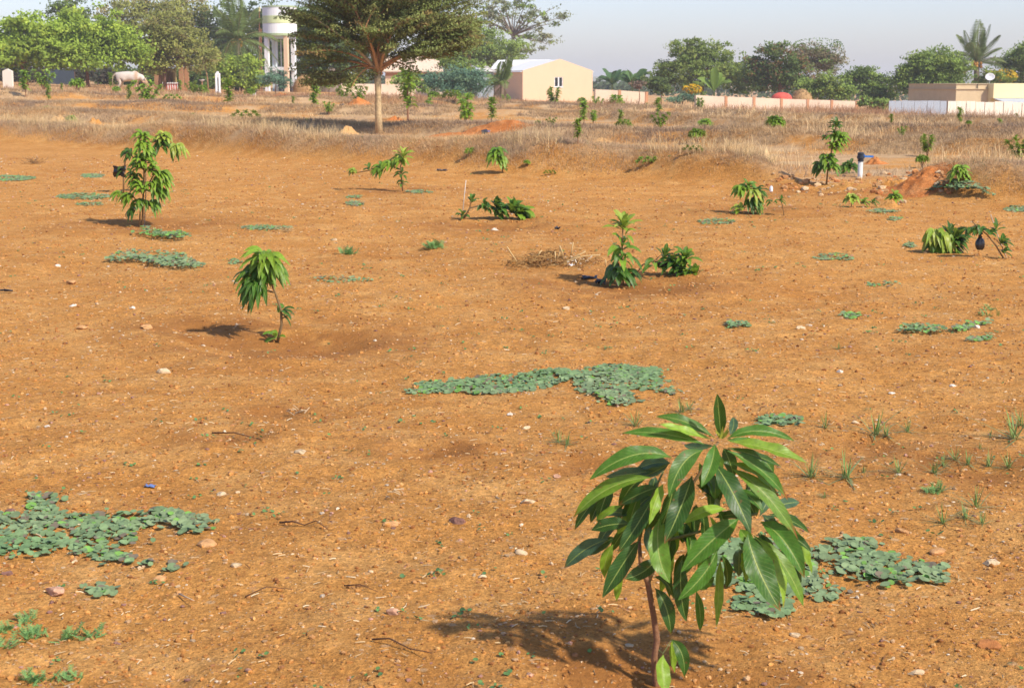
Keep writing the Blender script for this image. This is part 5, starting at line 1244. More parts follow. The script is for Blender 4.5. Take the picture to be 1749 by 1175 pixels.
tree('broadleaf_tree', 'bright green low-branching tree behind the white gabled boundary stone', 'tree', 47, 122, [(30, 72, 58, 42), (0, 95, 48, 32), (65, 88, 35, 28), (-40, 80, 50, 45), (40, 45, 35, 22), (75, 70, 34, 40)], BRIGHT, .15, 17000, .55, .14, 12, (.26, .12, .06), [(47, 0), (42, 128), (37, 112)])
tree('broadleaf_tree', 'wide bright green tree over the dark blue sheet fence, left of the cow', 'tree', 150, 124, [(125, 60, 50, 42), (175, 58, 52, 42), (210, 85, 34, 34), (150, 98, 56, 24), (105, 88, 35, 28), (95, 60, 30, 30), (235, 90, 24, 24)], BRIGHT, .15, 19000, .55, .15, 14, (.18, .09, .06), [(150, 0), (149, 128), (147, 112)])
tree('broadleaf_tree', 'olive-toned fine-leaved tree spreading above the shrine', 'tree', 284, 128, [(280, 52, 48, 42), (322, 78, 42, 36), (262, 88, 28, 38), (300, 96, 45, 24), (345, 100, 24, 26), (262, 112, 18, 20)], OLIVE, .11, 13000, .5, .15, 18, (.20, .12, .08), trunks=[[(272, 0), (274, 122), (270, 95)], [(281, 0), (281, 125), (292, 95)], [(243, 0), (242, 120), (244, 95)]])
tree('slender_tree', 'thin leaning tree between the shrine and the white post', 'tree', 356, 122, [(345, 108, 22, 18), (358, 95, 18, 14)], OLIVE, .10, 900, .4, .06, 6, (.34, .20, .11), [(356, 0), (354, 132), (350, 112)])
tree('dark_tree', 'dark tree top rising behind the two bright green trees', 'tree', 112, 172, [(118, 8, 42, 20), (95, 20, 30, 18), (135, 22, 25, 16)], DKG, .17, 2400, .6, .2, 10, gap=.1)
tree('tall_tree', 'tall olive tree rising behind the shrine tree, cut by the top edge', 'tree', 265, 172, [(250, 15, 75, 32), (310, 18, 52, 40), (330, 50, 34, 34), (200, 25, 34, 22), (225, 50, 60, 40), (290, 60, 60, 50)], OLIVE, .17, 15000, .7, .25, 14, gap=.03)
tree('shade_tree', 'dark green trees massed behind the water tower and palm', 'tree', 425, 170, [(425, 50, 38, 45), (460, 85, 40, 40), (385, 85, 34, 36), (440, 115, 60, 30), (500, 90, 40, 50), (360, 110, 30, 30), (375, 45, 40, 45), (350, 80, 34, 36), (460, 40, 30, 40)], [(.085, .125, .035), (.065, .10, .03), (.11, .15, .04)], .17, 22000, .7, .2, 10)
tree('shrub', 'dense leafy shrub between the white post and the leaning pole', 'shrub', 412, 136, [(415, 122, 28, 24), (392, 136, 22, 16), (432, 112, 20, 18), (384, 112, 16, 16), (425, 142, 26, 14)], BRIGHT[1:] + MIDG[:1], .14, 7000, .45, .08, 6)
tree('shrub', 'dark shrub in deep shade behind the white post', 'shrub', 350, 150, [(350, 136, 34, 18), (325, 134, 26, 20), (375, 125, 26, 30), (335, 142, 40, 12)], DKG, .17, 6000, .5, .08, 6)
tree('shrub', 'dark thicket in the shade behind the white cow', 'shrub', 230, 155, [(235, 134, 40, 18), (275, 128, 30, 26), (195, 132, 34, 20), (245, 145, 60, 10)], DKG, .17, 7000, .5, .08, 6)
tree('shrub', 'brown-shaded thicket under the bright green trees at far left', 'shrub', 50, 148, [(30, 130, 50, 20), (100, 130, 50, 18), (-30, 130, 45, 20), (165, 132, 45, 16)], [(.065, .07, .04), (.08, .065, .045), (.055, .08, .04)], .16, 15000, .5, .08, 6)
tree('shade_tree', 'dark green tree behind the acacia, left of its trunk', 'tree', 575, 160, [(560, 95, 55, 38), (610, 100, 45, 36), (520, 85, 36, 45), (590, 130, 60, 20), (540, 40, 50, 40), (525, 125, 40, 22), (560, 60, 60, 50)], DKG[:2] + MIDG[:1], .18, 15000, .65, .2, 10)
tree('shade_tree', 'dark green tree behind the acacia, right of its trunk', 'tree', 800, 166, [(770, 90, 34, 34), (810, 60, 30, 40), (800, 100, 38, 26), (775, 55, 40, 35)], MIDG[:2] + DKG[:1], .16, 6500, .6, .2, 10, gap=.1)
tree('light_green_tree', 'soft light green round tree behind the short palm', 'tree', 845, 168, [(845, 78, 42, 28), (825, 95, 30, 24), (880, 88, 26, 22)], [(.28, .37, .08), (.23, .31, .08)], .12, 9000, .5, .15, 10)
tree('sparse_tree', 'tall thin-leaved tree with bare twigs against the sky above the house', 'tree', 868, 176, [(865, 15, 52, 34), (915, 25, 38, 26), (915, 62, 42, 22), (950, 35, 24, 14), (905, 88, 36, 12), (830, 40, 30, 40)], PALE[:2] + MIDG[:1], .14, 6200, .5, .2, 26, (.24, .19, .15), [(868, 0), (870, 100), (876, 62)], gap=.12)
tree('feathery_shrub', 'feathery blue-green thorn shrub right of the acacia, in front of the low wall', 'shrub', 785, 116, [(785, 132, 38, 16), (755, 145, 28, 16), (812, 138, 22, 20), (785, 152, 36, 12), (735, 135, 18, 12)], BLG, .08, 9000, .42, .07, 16, gap=.05)
tree('shrub', 'leafy dark shrub behind the feathery one, beside the grey tin shed', 'shrub', 775, 140, [(772, 105, 26, 20), (795, 118, 24, 20)], MIDG, .13, 2200, .4, .08, 6)
tree('shrub', 'bushy green shrub at the foot of the cream building behind the acacia', 'shrub', 700, 128, [(695, 132, 26, 12), (712, 145, 22, 12)], MIDG[:2], .13, 1800, .4, .06, 5)
tree('feathery_shrub', 'feathery blue-green shrub growing at the foot of the water tower', 'shrub', 470, 132, [(472, 132, 20, 13), (452, 138, 20, 10), (485, 142, 14, 8)], BLG, .08, 2000, .35, .05, 10)
tree('shrub', 'small fresh green bush before the grey thatched hut', 'shrub', 562, 134, [(562, 140, 13, 8), (598, 138, 13, 12)], BRIGHT, .13, 900, .35, .05, 5)
tree('flowering_tree', 'broad dark green tree with orange-yellow blossom behind the gap in the walls', 'tree', 1200, 150, [(1190, 100, 62, 32), (1140, 128, 38, 28), (1245, 118, 42, 34), (1200, 128, 80, 26), (1175, 85, 40, 20), (1265, 140, 36, 22)], [(.21, .28, .055), (.16, .225, .05), (.26, .31, .07)],   .12, 24000, .42, .2, 16, flowers=[(1168, 108, 20, 5, 34, (.55, .32, .05)), (1205, 128, 30, 6, 34, (.55, .30, .05)), (1250, 140, 30, 8, 24, (.5, .25, .05)), (1160, 92, 20, 4, 14, (.55, .32, .05))])
tree('shrub', 'yellow-green bush at the left foot of the blossoming tree', 'shrub', 1130, 142, [(1130, 148, 22, 14), (1115, 140, 14, 10)], [(.13, .18, .045), (.10, .15, .04)], .13, 1700, .4, .06, 5)
tree('broadleaf_tree', 'dark rust-tinged tree right of the blossoming tree, behind the red canopy', 'tree', 1330, 146, [(1328, 105, 34, 32), (1345, 135, 38, 24), (1305, 138, 30, 22), (1325, 85, 20, 14), (1290, 120, 26, 24), (1360, 120, 24, 24)], [(.14, .205, .05), (.11, .165, .045), (.27, .16, .07)], .13, 13000, .5, .16, 12)
tree('sparse_tree', 'pale tree with brownish crown and green tips behind the hay stack', 'tree', 1395, 165, [(1390, 90, 40, 20), (1400, 112, 40, 26), (1372, 100, 26, 24), (1420, 100, 22, 24)], [(.30, .22, .14), (.23, .24, .10), (.20, .29, .08)], .12, 8500, .5, .15, 26, (.30, .20, .13), gap=.1, flowers=[(1395, 78, 40, 12, 260, (.14, .22, .05)), (1428, 95, 14, 26, 160, (.10, .18, .05))])
tree('shrub', 'low green bushes behind the pilastered wall under the pale brownish tree', 'shrub', 1415, 138, [(1415, 148, 28, 22), (1395, 158, 22, 12), (1440, 155, 20, 16), (1380, 148, 26, 18)], MIDG, .13, 6000, .45, .07, 6)
tree('broadleaf_tree', 'dark layered tree left of the grey sheet fence', 'tree', 1487, 142, [(1475, 125, 32, 12), (1505, 140, 28, 14), (1460, 138, 24, 14), (1490, 160, 26, 14), (1478, 150, 30, 14), (1510, 165, 20, 14)], DKG[:2] + MIDG[:1], .12, 9500, .42, .13, 14, gap=.06)
tree('shrub', 'dark shrub between the pilastered wall end and the grey sheet fence', 'shrub', 1500, 122, [(1500, 178, 20, 12), (1480, 172, 14, 10)], MIDG[:2] + [(.22, .10, .05)], .12, 1400, .4, .06, 5)
tree('broadleaf_tree', 'large dense green tree behind the grey sheet fence, with brown dead foliage low down', 'tree', 1603, 138, [(1600, 112, 46, 28), (1565, 110, 26, 20), (1630, 125, 26, 30), (1590, 145, 50, 24), (1545, 135, 20, 26)], MIDG, .12, 21000, .45, .17, 12, (.36, .22, .14), flowers=[(1562, 150, 14, 12, 300, (.26, .13, .06)), (1585, 160, 16, 8, 160, (.24, .12, .06))])
tree('broadleaf_tree', 'dark tree at the right edge behind the yellow building', 'tree', 1745, 152, [(1740, 105, 30, 26), (1770, 100, 45, 40), (1725, 130, 26, 18), (1715, 108, 14, 10)], MIDG[:2] + DKG[:1], .13, 11000, .5, .18, 10)
tree('flowering_bush', 'yellow-flowering bush behind the satellite dish', 'bush', 1705, 143, [(1700, 130, 34, 13), (1680, 138, 22, 10)], MIDG, .12, 1900, .35, .06, 6, flowers=[(1708, 128, 28, 9, 150, (.62, .42, .03)), (1728, 132, 10, 8, 60, (.66, .46, .03))])
tree('flowering_bush', 'bright yellow-flowering bush at the left end of the pilastered wall', 'bush', 1183, 132, [(1182, 157, 17, 9)], MIDG, .12, 500, .3, .05, 5, flowers=[(1182, 153, 16, 8, 210, (.68, .44, .02))])
tree('feathery_shrub', 'feathery blue-green shrub hanging over the left end of the pilastered wall', 'shrub', 1165, 124, [(1163, 169, 24, 8), (1180, 166, 16, 7)], BLG[1:], .08, 1500, .3, .05, 8)
tree('shrub', 'withered brown shrub before the bananas beside the house', 'shrub', 1090, 140, [(1088, 147, 17, 9)], [(.24, .16, .11), (.16, .12, .07)], .11, 500, .3, .05, 10)

def far_wood():
    cr = P()
    for k in range(260):
        px = random.uniform(-150, 1900); Y = random.uniform(300, 340); top = 134 + 5 * math.sin(px * .013) + random.uniform(-3, 5)
        if 330 < px < 900: top -= 12
        c = at(px, top, Y); z0 = float(gz(np.array([c[0]]), np.array([c[1]]))[0]); hh = max(c[2] - z0, 1.5)
        n = 70; d = rng.normal(size=(n, 3)); d /= np.linalg.norm(d, axis=1)[:, None]
        pos = np.array([c[0], c[1], z0 + hh * .5]) + d * [3.2, 3, hh * .55] * rng.random((n, 1)) ** .4
        cards(cr, pos, rng.uniform(.3, .65, n), np.array([[.075, .105, .05]]) * random.uniform(.75, 1.25) * rng.uniform(.8, 1.2, (n, 1)))
    tag(cr.obj('far_wood', MT['foliage']), 'hazy line of distant woodland along the horizon', 'woodland', None, 'stuff')
far_wood()

# ------------------------------------------------------------------ palms and bananas
def frond(p, c, a, el, L, sag, col, n=26, lw=.05, ll=.42):
    d = np.array([math.cos(a) * math.cos(el), math.sin(a) * math.cos(el), math.sin(el)])
    e = c + d * L + np.array([0, 0, -sag * L]); m = c + d * L * .55 + np.array([0, 0, .12 * L * max(0, math.cos(el))])
    q = bez(c, m, e, n); T = np.gradient(q, axis=0); T /= np.linalg.norm(T, axis=1)[:, None]
    tube(p, q[::5], np.linspace(.045, .012, len(q[::5])), 5, (.22, .20, .08), False)
    side = np.cross(T, [0, 0, 1.0]); side /= np.linalg.norm(side, axis=1)[:, None] + 1e-6
    t = np.linspace(0, 1, n); prof = np.interp(t, [0, .12, .3, .7, 1], [.0, .6, 1, .8, .3])
    for sg in (-1, 1):
        for i in range(2, n):
            l = ll * L / 3.0 * 1.9 * prof[i]; dirn = norm(side[i] * sg * .8 + T[i] * .55 + np.array([0, 0, -.45])); b = q[i]
            w = T[i] * lw
            tip = b + dirn * l + np.array([0, 0, -.12 * l]); mid = b + dirn * l * .5
            cc = np.asarray(col) * random.uniform(.75, 1.25)
            p.add([b - w * .4, mid - w, tip, mid + w], np.array([(0, 1, 2, 3)]), cc)
def palm(label, foot_px, Y, crown, Lpx, trunk_r, fr, col, fruit=False, dry=0):
    B = base(foot_px, Y); s = Y / FPX; c = at(*crown, Y); L = Lpx * s
    root = thing('palm_tree', label, 'palm', B, 'coconut palms')
    st, cr = P(), P()
    pts = bez(B - [0, 0, .2], (B + c) / 2 + [.1, 0, 0], c, 9)
    tube(st, pts, np.linspace(trunk_r * 1.2, trunk_r, 9), 10, (.20, .15, .10)); st.obj('trunk', MT['bark'], root, B, True)
    for (a, el, sag, k) in fr: frond(cr, c, a, el, L * k, sag, np.asarray(col) * random.uniform(.8, 1.2))
    for k in range(dry): frond(cr, c - [0, 0, .1], random.uniform(0, 6.28), -.3, L * .7, .75, (.24, .19, .06), 20)
    cr.obj('crown', MT['foliage'], root, B)
    if fruit:
        f = P(); V0, F0 = ico(2)
        for k in range(14):
            a = random.uniform(0, 6.28); f.add(c + np.array([math.cos(a) * .38, math.sin(a) * .3 - .1, random.uniform(-.45, .1)]) + V0 * [.13, .13, .17], F0, np.array([.50, .24, .05]) * random.uniform(.6, 1.2))
        f.obj('coconuts', MT['stem'], root, B, True)
def fan(n, els, sags, k0=.85): return [(i * 2.4 + random.uniform(-.2, .2), els[i % len(els)] + random.uniform(-.12, .12), sags[i % len(sags)], random.uniform(k0, 1.1)) for i in range(n)]
palm('coconut palm with orange nuts left of the water tower', 404, 138, (405, 70), 76, .17, fan(24, [1.35, .95, .6, .2, 1.1, -.15], [.08, .25, .45, .65, .2, .7], .9) + [(0.1, 1.45, .02, 1.25), (2.6, 1.3, .05, 1.2)], (.17, .23, .07), True, 3)
palm('short young palm with arching fronds at the left corner of the house', 855, 138, (857, 146), 56, .14, fan(16, [1.2, .9, .6, 1.35, .35], [.2, .45, .6, .1, .8], .85), (.16, .235, .06), False, 2)
palm('tall palm against the sky behind the grey sheet fence', 1668, 144, (1668, 108), 66, .24, fan(12, [1.3, 1.0, 1.5, .85], [.08, .2, .02, .25], .95) + [(3.3, .75, .35, .8), (2.9, .45, .6, .75), (.2, .35, .3, .85), (6.1, .75, .2, .8), (5.9, .15, .45, .8)], (.17, .22, .08), True, 4)
def banana(label, foot_px, Y, hpx, n, colr, up=.9):
    B = base(foot_px, Y); s = Y / FPX; h = hpx * s; root = thing('banana_plant', label, 'banana plant', B, 'banana plants')
    st, p = P(), P(); c = B + [0, 0, h * .5]
    tube(st, [B - [0, 0, .1], B + [0, 0, h * .3], c], [.14, .11, .08], 9, (.22, .26, .09)); st.obj('stem', MT['stem'], root, B, True)
    for k in range(n):
        a = k * 2.4 + random.uniform(-.3, .3); el = up * random.uniform(.5, 1.25); d = np.array([math.cos(a) * math.cos(el), math.sin(a) * math.cos(el), math.sin(el)]); L = h * random.uniform(.55, .8)
        leaf(p, c, c + d * L * .6 + [0, 0, .1 * L], c + d * L + np.array([0, 0, -.35 * L * math.cos(el)]), L * .34, norm(np.array([0, -.4, .9]) - d * .5), np.asarray(colr) * random.uniform(.8, 1.25), 8, 4, .25, .12)
    p.obj('foliage', MT['foliage'], root, B, True)
banana('banana plant with broad arching leaves just right of the cream house', 1046, 157, 60, 9, (.085, .16, .065))
banana('second banana plant behind the cream wall, farther right of the house', 1080, 152, 58, 10, (.10, .18, .06))
banana('bright yellow-green young banana plant above the pilastered wall', 1220, 134, 56, 7, (.20, .30, .06), 1.2)

# ------------------------------------------------------------------ buildings, walls, fences
def oriented(c, yaw):
    k, q = math.cos(yaw), math.sin(yaw)
    return lambda x, y, z: np.asarray(c) + np.array([x * k - y * q, x * q + y * k, z])
def slab(p, f, x0, x1, y0, y1, z0, z1, col=(1, 1, 1)):
    V = [f(x, y, z) for z in (z0, z1) for (x, y) in ((x0, y0), (x1, y0), (x1, y1), (x0, y1))]
    p.add(V, np.array([(3, 2, 1, 0), (4, 5, 6, 7), (0, 1, 5, 4), (1, 2, 6, 5), (2, 3, 7, 6), (3, 0, 4, 7)]), col)
def house():
    Y = 150; s = Y / FPX; L = at(892, 118, Y); Rr = at(1014, 118, Y); g = base(953, Y)
    yaw = R(17); c = np.array([(L[0] + Rr[0]) / 2, Y, g[2] - .3]); w = (Rr[0] - L[0]) / math.cos(yaw) / 2 * .99
    f = oriented(c, yaw); eave = at(953, 121, Y)[2] - c[2]; ridge = at(953, 101, Y)[2] - c[2]; D = 9.0
    root = thing('house', 'cream gabled house with one small window and a white sheet roof', 'house', g)
    p = P()
    fr = [f(-w, 0, 0), f(w, 0, 0), f(w, 0, eave), f(.06 * w, 0, ridge), f(-w, 0, eave)]; bk = [f(-w, D, 0), f(w, D, 0), f(w, D, eave), f(.06 * w, D, ridge), f(-w, D, eave)]
    # front gable with a window opening
    wx0, wx1, wz0, wz1 = -.10 * w, .14 * w, at(953, 149, Y)[2] - c[2], at(953, 132, Y)[2] - c[2]
    A = [(-w, 0), (wx0, 0), (wx1, 0), (w, 0), (-w, wz0), (wx0, wz0), (wx1, wz0), (w, wz0), (-w, wz1), (wx0, wz1), (wx1, wz1), (w, wz1), (-w, eave), (w, eave), (.06 * w, ridge)]
    V = [f(x, 0, z) for x, z in A]
    p.add(V, [np.array([(0, 1, 5, 4), (1, 2, 6, 5), (2, 3, 7, 6), (4, 5, 9, 8), (6, 7, 11, 10)]), np.array([(8, 9, 12), (9, 14, 12), (9, 10, 14), (10, 13, 14), (10, 11, 13)])])
    p.add([f(wx0, 0, wz0), f(wx1, 0, wz0), f(wx1, 0, wz1), f(wx0, 0, wz1), f(wx0, .2, wz0), f(wx1, .2, wz0), f(wx1, .2, wz1), f(wx0, .2, wz1)], np.array([(0, 1, 5, 4), (1, 2, 6, 5), (2, 3, 7, 6), (3, 0, 4, 7)]))
    p.add([f(-w, 0, 0), f(-w, D, 0), f(-w, D, eave), f(-w, 0, eave)], np.array([(0, 3, 2, 1)])); p.add([f(w, 0, 0), f(w, D, 0), f(w, D, eave), f(w, 0, eave)], np.array([(0, 1, 2, 3)]))
    p.add(bk, [np.array([(1, 0, 4, 2)]), np.array([(2, 4, 3)])])
    p.obj('wall', MT['cream'], root, g)
    p = P(); o = .06
    for sg in (-1, 1):
        ex = w * 1.06 * sg; ez = eave - .06 * (ridge - eave); rx = .06 * w
        a = [f(ex * .985, .12, ez - .10), f(rx, .12, ridge - .12), f(rx, D + .2, ridge - .12), f(ex * .985, D + .2, ez - .10)]; b = [v + [0, 0, .07] for v in a]
        p.add(a + b, np.array([(0, 1, 2, 3), (7, 6, 5, 4), (0, 4, 5, 1), (1, 5, 6, 2), (2, 6, 7, 3), (3, 7, 4, 0)]))
    p.obj('roof', MT['white'], root, g)
    p = P(); slab(p, f, wx0 - .05, wx1 + .05, -.03, -.002, wz0 - .06, wz0); slab(p, f, wx0, wx0 + .06, .03, .1, wz0, wz1); slab(p, f, wx1 - .06, wx1, .03, .1, wz0, wz1); slab(p, f, wx0 + .06, wx1 - .06, .03, .1, wz1 - .06, wz1); slab(p, f, wx0 + .06, wx1 - .06, .03, .1, wz0, wz0 + .06)
    mx = (wx0 + wx1) / 2; slab(p, f, mx - .06, mx + .06, .02, .11, wz0 + .06, wz1 - .06); wn_ = p.obj('window', MT['white'], root, g)
    p = P(); slab(p, f, wx0 + .06, mx - .06, .12, .13, wz0 + .06, wz1 - .06); slab(p, f, mx + .06, wx1 - .06, .12, .13, wz0 + .06, wz1 - .06); p.obj('pane', MT['glass'], wn_)
    wn_.children[0].data.transform(__import__('mathutils').Matrix.Translation(tuple(-g)))
def rear_roof():
    Y = 158; a, b = at(838, 119, Y), at(936, 119, Y); g = base(888, Y); t0, t1 = at(850, 104.5, Y + 4), at(940, 103.5, Y + 4)
    root = thing('outbuilding', 'low outbuilding with a white sheet roof behind the left corner of the cream house', 'building', g)
    p = P(); q = [a, b, t1, t0]; u = [v + [0, 0, .08] for v in q]; p.add(q + u, np.array([(3, 2, 1, 0), (4, 5, 6, 7), (0, 1, 5, 4), (1, 2, 6, 5), (2, 3, 7, 6), (3, 0, 4, 7)])); p.obj('roof', MT['white'], root, g)
    p = P(); box(p, ((a[0] + b[0]) / 2, Y + 2.2, g[2] - .2), (b[0] - a[0] - .5, 3.4, a[2] - g[2] + .15)); p.obj('wall', MT['tan'], root, g)
house()
rear_roof()
def shed():
    Y = 141; s = Y / FPX; g = base(829, Y); f = oriented((g[0], Y, g[2] - .2), R(10)); H = at(829, 123, Y)[2] - g[2] + .2; w = 14 * s
    root = thing('tin_shed', 'small pale tin shed with a white low-pitched roof left of the short palm', 'shed', g)
    p = P(); n = 26; xs = np.linspace(-w, w, n); V = [f(x, .02 * (i % 2), z) for z in (0, H) for i, x in enumerate(xs)]; p.add(V, np.array([(i, i + 1, n + i + 1, n + i) for i in range(n - 1)]))
    for sx in (-w, w): p.add([f(sx, 0.02, 0), f(sx, 3, 0), f(sx, 3, H), f(sx, .02, H)], np.array([(0, 1, 2, 3)]))
    p.add([f(-w, 3, 0), f(w, 3, 0), f(w, 3, H), f(-w, 3, H)], np.array([(1, 0, 3, 2)])); p.obj('wall', MT['tin'], root, g)
    p = P(); r = H + 9 * s
    for sg in (-1, 1):
        a = [f(sg * w * 1.3, -.3, H), f(0, -.3, r), f(0, 3.3, r), f(sg * w * 1.3, 3.3, H)]; b = [v + [0, 0, .06] for v in a]
        p.add(a + b, np.array([(0, 1, 2, 3), (7, 6, 5, 4), (0, 4, 5, 1), (1, 5, 6, 2), (2, 6, 7, 3), (3, 7, 4, 0)]))
    p.add([f(-w * 1.25, -.26, H + .02), f(w * 1.25, -.26, H + .02), f(0, -.26, r)], np.array([(0, 1, 2)])); p.obj('roof', MT['white'], root, g)
shed()
def back_building():
    Y = 160; g = base(705, Y); s = Y / FPX; f = oriented((g[0], Y, g[2] - .2), R(4)); w = 46 * s; H = at(705, 124, Y)[2] - g[2] + .2; T = at(705, 98, Y)[2] - g[2] + .2
    root = thing('farm_building', 'long cream building with a pinkish roof half hidden behind the acacia', 'building', g)
    p = P(); slab(p, f, -w, w, 0, 6, 0, H); p.obj('wall', MT['cream'], root, g)
    p = P(); a = [f(-w - .3, -.5, H + .05), f(w + .3, -.5, H + .05), f(w + .1, 3, T), f(-w - .1, 3, T), f(-w - .3, 6.5, H + .05), f(w + .3, 6.5, H + .05)]
    b = [v + [0, 0, .1] for v in a]; p.add(a + b, [np.array([(0, 3, 2, 1), (3, 4, 5, 2), (6, 7, 8, 9), (9, 8, 11, 10), (0, 1, 7, 6), (1, 2, 8, 7), (2, 5, 11, 8), (5, 4, 10, 11), (4, 3, 9, 10), (3, 0, 6, 9)])])
    p.obj('roof', plaster('pink_roof', (.74, .56, .40), (.5, .3, .2), .4), root, g)
    p = P(); slab(p, f, -w, w, -.012, -.002, H - .35, H - .05); p.obj('painted_band', MT['orange'], root, g)
back_building()
def wall_run(name, label, pts, col, thick=.2, pil=None, cat='wall', nz=None):
    """pts: (px, Y, top py); wall panels from ground to the given top"""
    P0 = []
    for (px, Y, ty) in pts:
        b = base(px, Y); t = at(px, ty, Y); P0.append((b - [0, 0, .3], t[2]))
    root = thing(name, label, cat, P0[0][0]); p = P(); q = P()
    for (a, za), (b, zb) in zip(P0[:-1], P0[1:]):
        d = norm((b - a) * [1, 1, 0]); n = np.array([-d[1], d[0], 0]) * thick / 2
        V = [a - n, b - n, b + n, a + n] + [np.array([v[0], v[1], z]) for v, z in ((a - n, za), (b - n, zb), (b + n, zb), (a + n, za))]
        p.add(V, np.array([(3, 2, 1, 0), (4, 5, 6, 7), (0, 1, 5, 4), (1, 2, 6, 5), (2, 3, 7, 6), (3, 0, 4, 7)]))
    p.obj('panel', MT[col], root, P0[0][0])
    if pil:
        for (px, wpx) in pil:
            i = max(k for k in range(len(pts) - 1) if pts[k][0] <= px + .1); (x0, Y0, t0), (x1, Y1, t1) = pts[i], pts[i + 1]; u = (px - x0) / (x1 - x0)
            Y = 1 / ((1 - u) / Y0 + u / Y1); b = base(px, Y); t = at(px, t0 + (t1 - t0) * u, Y); q = P()
            d = norm((P0[i + 1][0] - P0[i][0]) * [1, 1, 0]); box(q, b - [0, 0, .3], (wpx * Y / FPX, thick + .12, t[2] - b[2] + .33), rz=math.atan2(d[1], d[0])); q.obj('pilaster', MT['orange'], root, P0[0][0])
    return root
wall_run('compound_wall', 'weathered low cream wall behind the acacia trunk', [(580, 137, 143), (640, 139, 144), (705, 141, 144), (760, 143, 146)], 'wallcream')
wall_run('compound_wall', 'short stained cream wall with orange posts joining the house on its right', [(1016, 143.5, 153), (1060, 145, 155), (1105, 147, 158)], 'wallcream', pil=[(1057, 5), (1103, 6)])
wall_run('compound_wall', 'long cream wall with orange pilasters running to the right', [(1188, 123, 163), (1240, 124.5, 165.5), (1290, 126, 167), (1340, 127.5, 169.5), (1400, 129.3, 171), (1466, 131.5, 173.5)], 'wallcream', pil=[(1239, 5), (1287, 5), (1334, 5), (1379, 5), (1420, 5), (1463, 6)])
def sheet_fence(name, label, x0, x1, Y0, Y1, t0, t1, n, mat, ragged):
    B0 = base(x0, Y0); root = thing(name, label, 'fence', B0)
    for k in range(n):
        u0, u1 = k / n, (k + 1) / n - .004; p = P(); m = 12; jit = random.uniform(-ragged, ragged)
        V = []
        for z in (0, 1):
            for side in (0, 1):
                for j in range(m + 1):
                    u = u0 + (u1 - u0) * j / m; Y = Y0 + (Y1 - Y0) * u; px = x0 + (x1 - x0) * u; b = base(px, Y); tt = at(px, t0 + (t1 - t0) * u + jit, Y)[2] + (ragged * .02 * (j % 2))
                    V.append([b[0], Y + .035 * (j % 2) + .012 * side + .02 * (k % 2), b[2] - .3 if z == 0 else tt])
        a = m + 1; F = []
        for j in range(m): F += [(j, j + 1, 2 * a + j + 1, 2 * a + j), (a + j + 1, a + j, 3 * a + j, 3 * a + j + 1), (2 * a + j, 2 * a + j + 1, 3 * a + j + 1, 3 * a + j)]
        F += [(0, 2 * a, 3 * a, a), (m, a + m, 3 * a + m, 2 * a + m)]
        p.add(V, np.array(F)); p.obj('sheet', MT[mat], root, B0)
    p = P()
    for k in range(0, n + 1, 2):
        u = min(k / n, .995); Y = Y0 + (Y1 - Y0) * u + .16; b = base(x0 + (x1 - x0) * u, Y); box(p, b - [0, 0, .3], (.07, .07, at(0, t0 + (t1 - t0) * u + 2, Y)[2] - b[2] + .3))
    p.obj('posts', MT['rust'], root, B0)
sheet_fence('sheet_fence', 'bluish-grey corrugated sheet fence on the right', 1520, 1619, 106, 109, 172.5, 172.5, 9, 'tin', .6)
sheet_fence('sheet_fence', 'cream-white corrugated sheet fence running off the right edge', 1621, 1860, 109.2, 116, 173, 177, 15, 'whitetin', .9)
sheet_fence('sheet_fence', 'dark blue sheet fence in the shade under the bright green trees', 78, 128, 141, 141, 119, 121, 4, 'bluetin', 1.0)
